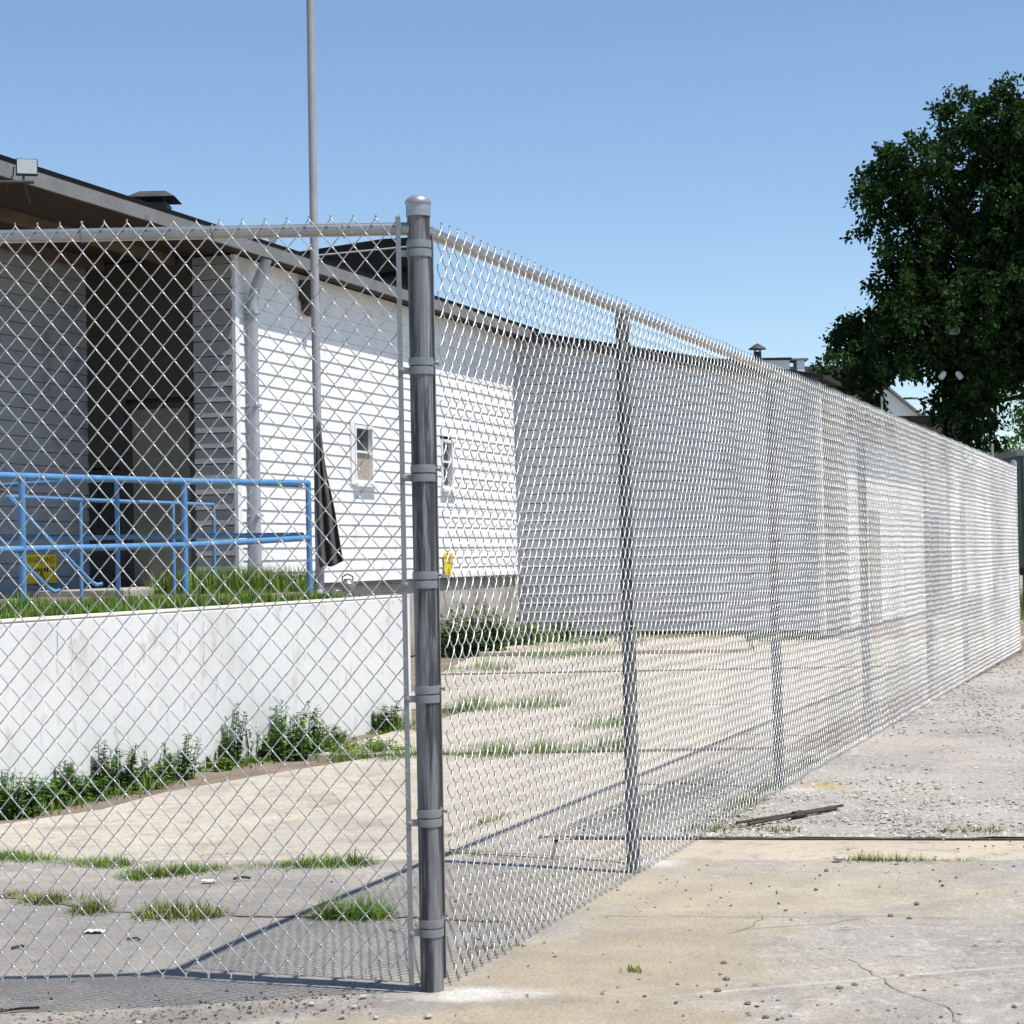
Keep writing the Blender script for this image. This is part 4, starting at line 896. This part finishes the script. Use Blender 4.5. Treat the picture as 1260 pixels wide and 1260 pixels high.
b = D(1290, 690, 52); b.z = 0; tr2 = thing('tree', b, 'dark green tree behind the parked trailer at the fence end', 'tree')
foliage([(1268, 470, 26), (1262, 500, 18), (1290, 510, 40), (1300, 450, 45), (1258, 525, 10)], 52, 0.5, 0.12, 60, 'leaf_mid', tr2); limbs(tr2, b, D(1290, 500, 52), [D(1268, 480, 52)], 0.2)
b = D(1236, 690, 75); b.z = 0; tr3 = thing('tree', b, 'small round green tree far off beyond the fence end', 'tree')
foliage([(1234, 548, 12), (1240, 556, 12), (1228, 558, 11), (1236, 575, 14)], 75, 0.4, 0.13, 90, 'leaf_mid', tr3); limbs(tr3, b, D(1236, 565, 75), [D(1230, 555, 75)], 0.12)
b = D(1030, 690, 62); b.z = 0; tr4 = thing('tree', b, 'grey-green bushy tree in front of the dark shingled roof', 'tree')
foliage([(1010, 480, 12), (1030, 478, 16), (1050, 492, 14), (1068, 500, 12), (1030, 500, 20), (1000, 488, 10), (1060, 520, 20)], 62, 0.6, 0.13, 60, 'leaf_dark', tr4); limbs(tr4, b, D(1035, 520, 62), [D(1020, 490, 62)], 0.15)

# ------------------------------------------------------------------ things beyond the fence
def house(name, label, c, du, wd, dp_, eave, ridge, wallm, roofm, ridge_along=True):
    """wd along du, dp_ away; gable roof"""
    du = Vector(du).normalized(); dv = Vector((-du.y, du.x, 0)); t = thing(name, c, label, 'house')
    MB().box(c-du*wd/2, du*wd, dv*dp_, Z*eave).build('wall', wallm, t)
    ov = 0.35
    if ridge_along: A, B, wv, dvv = du, dv, wd, dp_
    else: A, B, wv, dvv = dv, du, dp_, wd
    o = c-du*wd/2 if ridge_along else c-du*wd/2
    pts_ = lambda a_, b_, z_: o+A*a_+B*b_+Z*z_
    rf = MB(); sl2 = (ridge-eave)/(dvv/2)
    for (b0, b1, z0, z1) in ((-ov, dvv/2, eave-ov*sl2, ridge), (dvv+ov, dvv/2, eave-ov*sl2, ridge)):
        vs = [pts_(-ov, b0, z0), pts_(wv+ov, b0, z0), pts_(wv+ov, b1, z1), pts_(-ov, b1, z1)]
        rf.add(vs+[v_+Z*0.14 for v_ in vs], [(0, 1, 2, 3), (7, 6, 5, 4), (0, 4, 5, 1), (1, 5, 6, 2), (2, 6, 7, 3), (3, 7, 4, 0)])
    rf.build('roof', roofm, t)
    for s in (0, wv):
        gb = MB(); tri = [pts_(s, 0, eave), pts_(s, dvv, eave), pts_(s, dvv/2, ridge-0.05)]; th_ = A*(0.1 if s == 0 else -0.1)
        gb.add(tri+[v_+th_ for v_ in tri], [(0, 1, 2), (5, 4, 3), (0, 3, 4, 1), (1, 4, 5, 2), (2, 5, 3, 0)]); gb.build('gable', wallm, t)
    for k in range(max(1, int(wd/2.5))):
        p = c-du*wd/2+du*(1.0+2.4*k)-dv*0.02+Z*1.0
        wn = MB().box(p, du*0.9, dv*0.04, Z*1.2).build('window', 'trim_white', t); MB().box(p+du*0.08-dv*0.01+Z*0.08, du*0.74, dv*0.02, Z*1.04).build('pane', 'glass', wn)
    return t
zat = lambda yy, xx, Yd: D(xx, yy, Yd).z
h1 = D(1078, 690, 100); h1.z = 0
house('house', 'white gabled house with grey roof edge seen between tree branches', h1+Vector((0.0, 0, 0)), X, 5.0, 9, zat(514, 1140, 100), zat(463, 1078, 100), 'trim_white', 'fascia', False)
h2 = D(1150, 690, 54); h2.z = 0
t = thing('shed', h2, 'low flat dark roofed shed under the big tree beyond the fence', 'shed')
MB().box(h2+Vector((-0.9, 0, 0)), (1.7, 0, 0), (0, 3, 0), (0, 0, zat(522, 1140, 54))).build('wall', 'weathered', t); MB().box(h2+Vector((-1.15, -0.3, zat(522, 1140, 54)+0.003)), (2.2, 0, 0), (0, 3.6, 0), (0, 0, 0.22)).build('roof', 'roofing', t)
MB().box(h2+Vector((-0.6, -0.03, 0.9)), (0.8, 0, 0), (0, 0.05, 0), (0, 0, 1.1)).build('window', 'trim_white', t)
h3 = D(1020, 690, 70); h3.z = 0
house('house', 'house with dark shingled roof far behind the long fence', h3, X, 3.6, 7, zat(478, 1010, 70), zat(455, 1010, 73.5), 'board_tan', 'roofing', True)
# pale parapet building with a chimney
h4 = D(963, 690, 44); h4.z = 0; t = thing('outbuilding', h4, 'pale flat-roofed outbuilding with stub chimney above the long fence', 'building')
zt4 = zat(443, 963, 44)
MB().box(h4+Vector((-4.4, 0, 0)), (4.66, 0, 0), (0, 3, 0), (0, 0, zt4)).build('wall', 'trim_white', t); MB().box(h4+Vector((-4.5, -0.06, zt4+0.002)), (4.8, 0, 0), (0, 3.1, 0), (0, 0, 0.05)).build('roof', 'roofing', t)
MB().box(h4+Vector((0.262, 0.1, 0)), (0.16, 0, 0), (0, 2.8, 0), (0, 0, zt4-0.16)).build('link_wall', 'fascia', t)
MB().box(h4+Vector((0.425, 0, 0)), (0.17, 0, 0), (0, 0.6, 0), (0, 0, zt4-0.01)).build('chimney', 'trim_white', t); MB().box(h4+Vector((0.24, -0.04, zt4-0.008)), (0.44, 0, 0), (0, 0.7, 0), (0, 0, 0.04)).build('chimney_cap', 'fascia', t)
# yard light pole before the tree
lpb = D(1168, 690, 44.5); lpb.z = 0; t = thing('light_pole', lpb, 'dark pole with box lamp on top standing before the big tree', 'light pole')
zh = zat(409, 1168, 44.5)
MB().tube([lpb-Z*0.2, lpb+Z*(zh-0.1)], [0.06, 0.035], 14).build('pole', 'tar', t, True)
hd = MB().box(lpb+Vector((-0.17, -0.9, zh-0.12)), (0.34, 0, 0), (0, 0.95, 0), (0, 0, 0.13)).build('lamp_head', 'fascia', t, bevel=0.012); MB().box(lpb+Vector((-0.13, -0.84, zh-0.135)), (0.26, 0, 0), (0, 0.44, 0), (0, 0, 0.014)).build('lens', 'lens', hd)
for sx, xx in ((-1, 1157), (1, 1183)):
    p = D(xx, 460, 44.0); MB().tube([lpb+Z*(p.z-0.1), Vector((p.x, p.y, p.z-0.1))], 0.02, 8).build('bracket', 'dark_metal', t); MB().lathe(p-Z*0.1, [(0.03, -0.02), (0.07, 0.0), (0.065, 0.13), (0.04, 0.18), (0, 0.19)], 14, Vector((sx*-0.6, 0.0, 0.8))).build('bell_lamp', 'paper', t, True)
# long white annex behind the fence, in line with the wing
A0 = W2+U*2.75-V*0.1; t = thing('annex', A0, 'long low white annex seen only through the far fence mesh', 'building')
aw = MB().box(A0-V*4-Z*0.1, U*26, V*3.9, Z*3.5).build('wall', 'sheathing', t)
boards(aw, A0-V*0.09, U, V, 26.0, 0.05, 3.4, 'white_siding', exp=0.20, holes=[(3+4.4*k_, 4.3+4.4*k_, 0.0, 2.15) for k_ in range(5)])
MB().box(A0-V*4.2+Z*3.402-U*0.2, U*26.4, V*4.4, Z*0.14).build('roof', 'fascia', t)
for k in range(5): MB().box(A0-V*0.098+U*(3.03+4.4*k)+Z*0.0, U*1.24, V*0.03, Z*2.12).build('door', ('board_tan', 'wing_siding', 'fascia')[k % 3], t)
# street lamp far behind
sb = D(1142, 690, 80); sb.z = 0; t = thing('street_lamp', sb, 'slim street lamp with curved arm beside the white gabled house', 'street lamp')
zz = zat(490, 1142, 80); MB().tube([sb, sb+Z*(zz-0.2), sb+Z*zz-X*0.25, sb+Z*(zz+0.02)-X*0.6], [0.08, 0.06, 0.05, 0.05], 10).build('pole', 'fascia', t, True)
MB().box(sb+Vector((-0.85, -0.1, zz-0.03)), (0.35, 0, 0), (0, 0.2, 0), (0, 0, 0.08)).build('lamp_head', 'dark_metal', t, bevel=0.02)
# box trailer beyond the end post
tx = D(1255, 690, 40); tx.z = 0; t = thing('box_trailer', tx+X*3, 'dark green box trailer parked beyond the end of the fence', 'trailer')
zt_, zb_ = zat(556, 1256, 40), 0.95
MB().box(tx+Z*zb_, (6.5, 0, 0), (0, 2.4, 0), (0, 0, zt_-zb_)).build('body', 'green_metal', t, bevel=0.02)
for k in range(14): MB().box(tx+Vector((0.1+0.48*k, -0.025, zb_+0.06)), (0.05, 0, 0), (0, 0.024, 0), (0, 0, zt_-zb_-0.12)).build('rib', 'green_metal', t)
MB().box(tx+Vector((-0.02, -0.03, zt_-0.08)), (6.54, 0, 0), (0, 2.46, 0), (0, 0, 0.12)).build('top_frame', 'fascia', t)
for k in (4.3, 5.4):
    for yy in (0.05, 2.05): MB().lathe(tx+Vector((k, yy, 0.48)), [(0.2, 0), (0.48, 0.02), (0.5, 0.06), (0.5, 0.24), (0.48, 0.28), (0.2, 0.3)], 24, Y).build('wheel', 'tyre', t, True)
for yy in (0.3, 2.0): MB().box(tx+Vector((0.6, yy, -0.08)), (0.12, 0, 0), (0, 0.12, 0), (0, 0, zb_+0.09)).build('landing_leg', 'dark_metal', t)
MB().box(tx+Vector((0.2, 0.9, zb_-0.16)), (6.1, 0, 0), (0, 0.6, 0), (0, 0, 0.157)).build('chassis', 'dark_metal', t)
# grass verge under the trailer
pts = []; hh = []
for _ in range(5000):
    pts.append((random.uniform(9.6, 15), random.uniform(37.5, 50), -0.1)); hh.append(random.uniform(0.15, 0.5))
grass('grass_verge', pts, hh, 0.012, 'grass', 'rough green grass verge under the parked trailer')
# pale ground litter of the yard at the far end and slim posts over the fence top
for (xx, yy, Yd, lab) in ((1221, 548, 33, 'slim pale stake rising above the fence near the end post'), (1085, 490, 40, 'slim white stake rising above the fence before the white house')):
    p = D(xx, yy, Yd); b = Vector((p.x, p.y, -0.1)); t = thing('stake', Vector((p.x, p.y, 0)), lab, 'stake')
    MB().tube([b, p], 0.022, 8).build('shaft', 'zinc_rail', t, True); MB().lathe(p, [(0.024, 0), (0.024, 0.02), (0, 0.03)], 10).build('cap', 'zinc_cap', t, True)
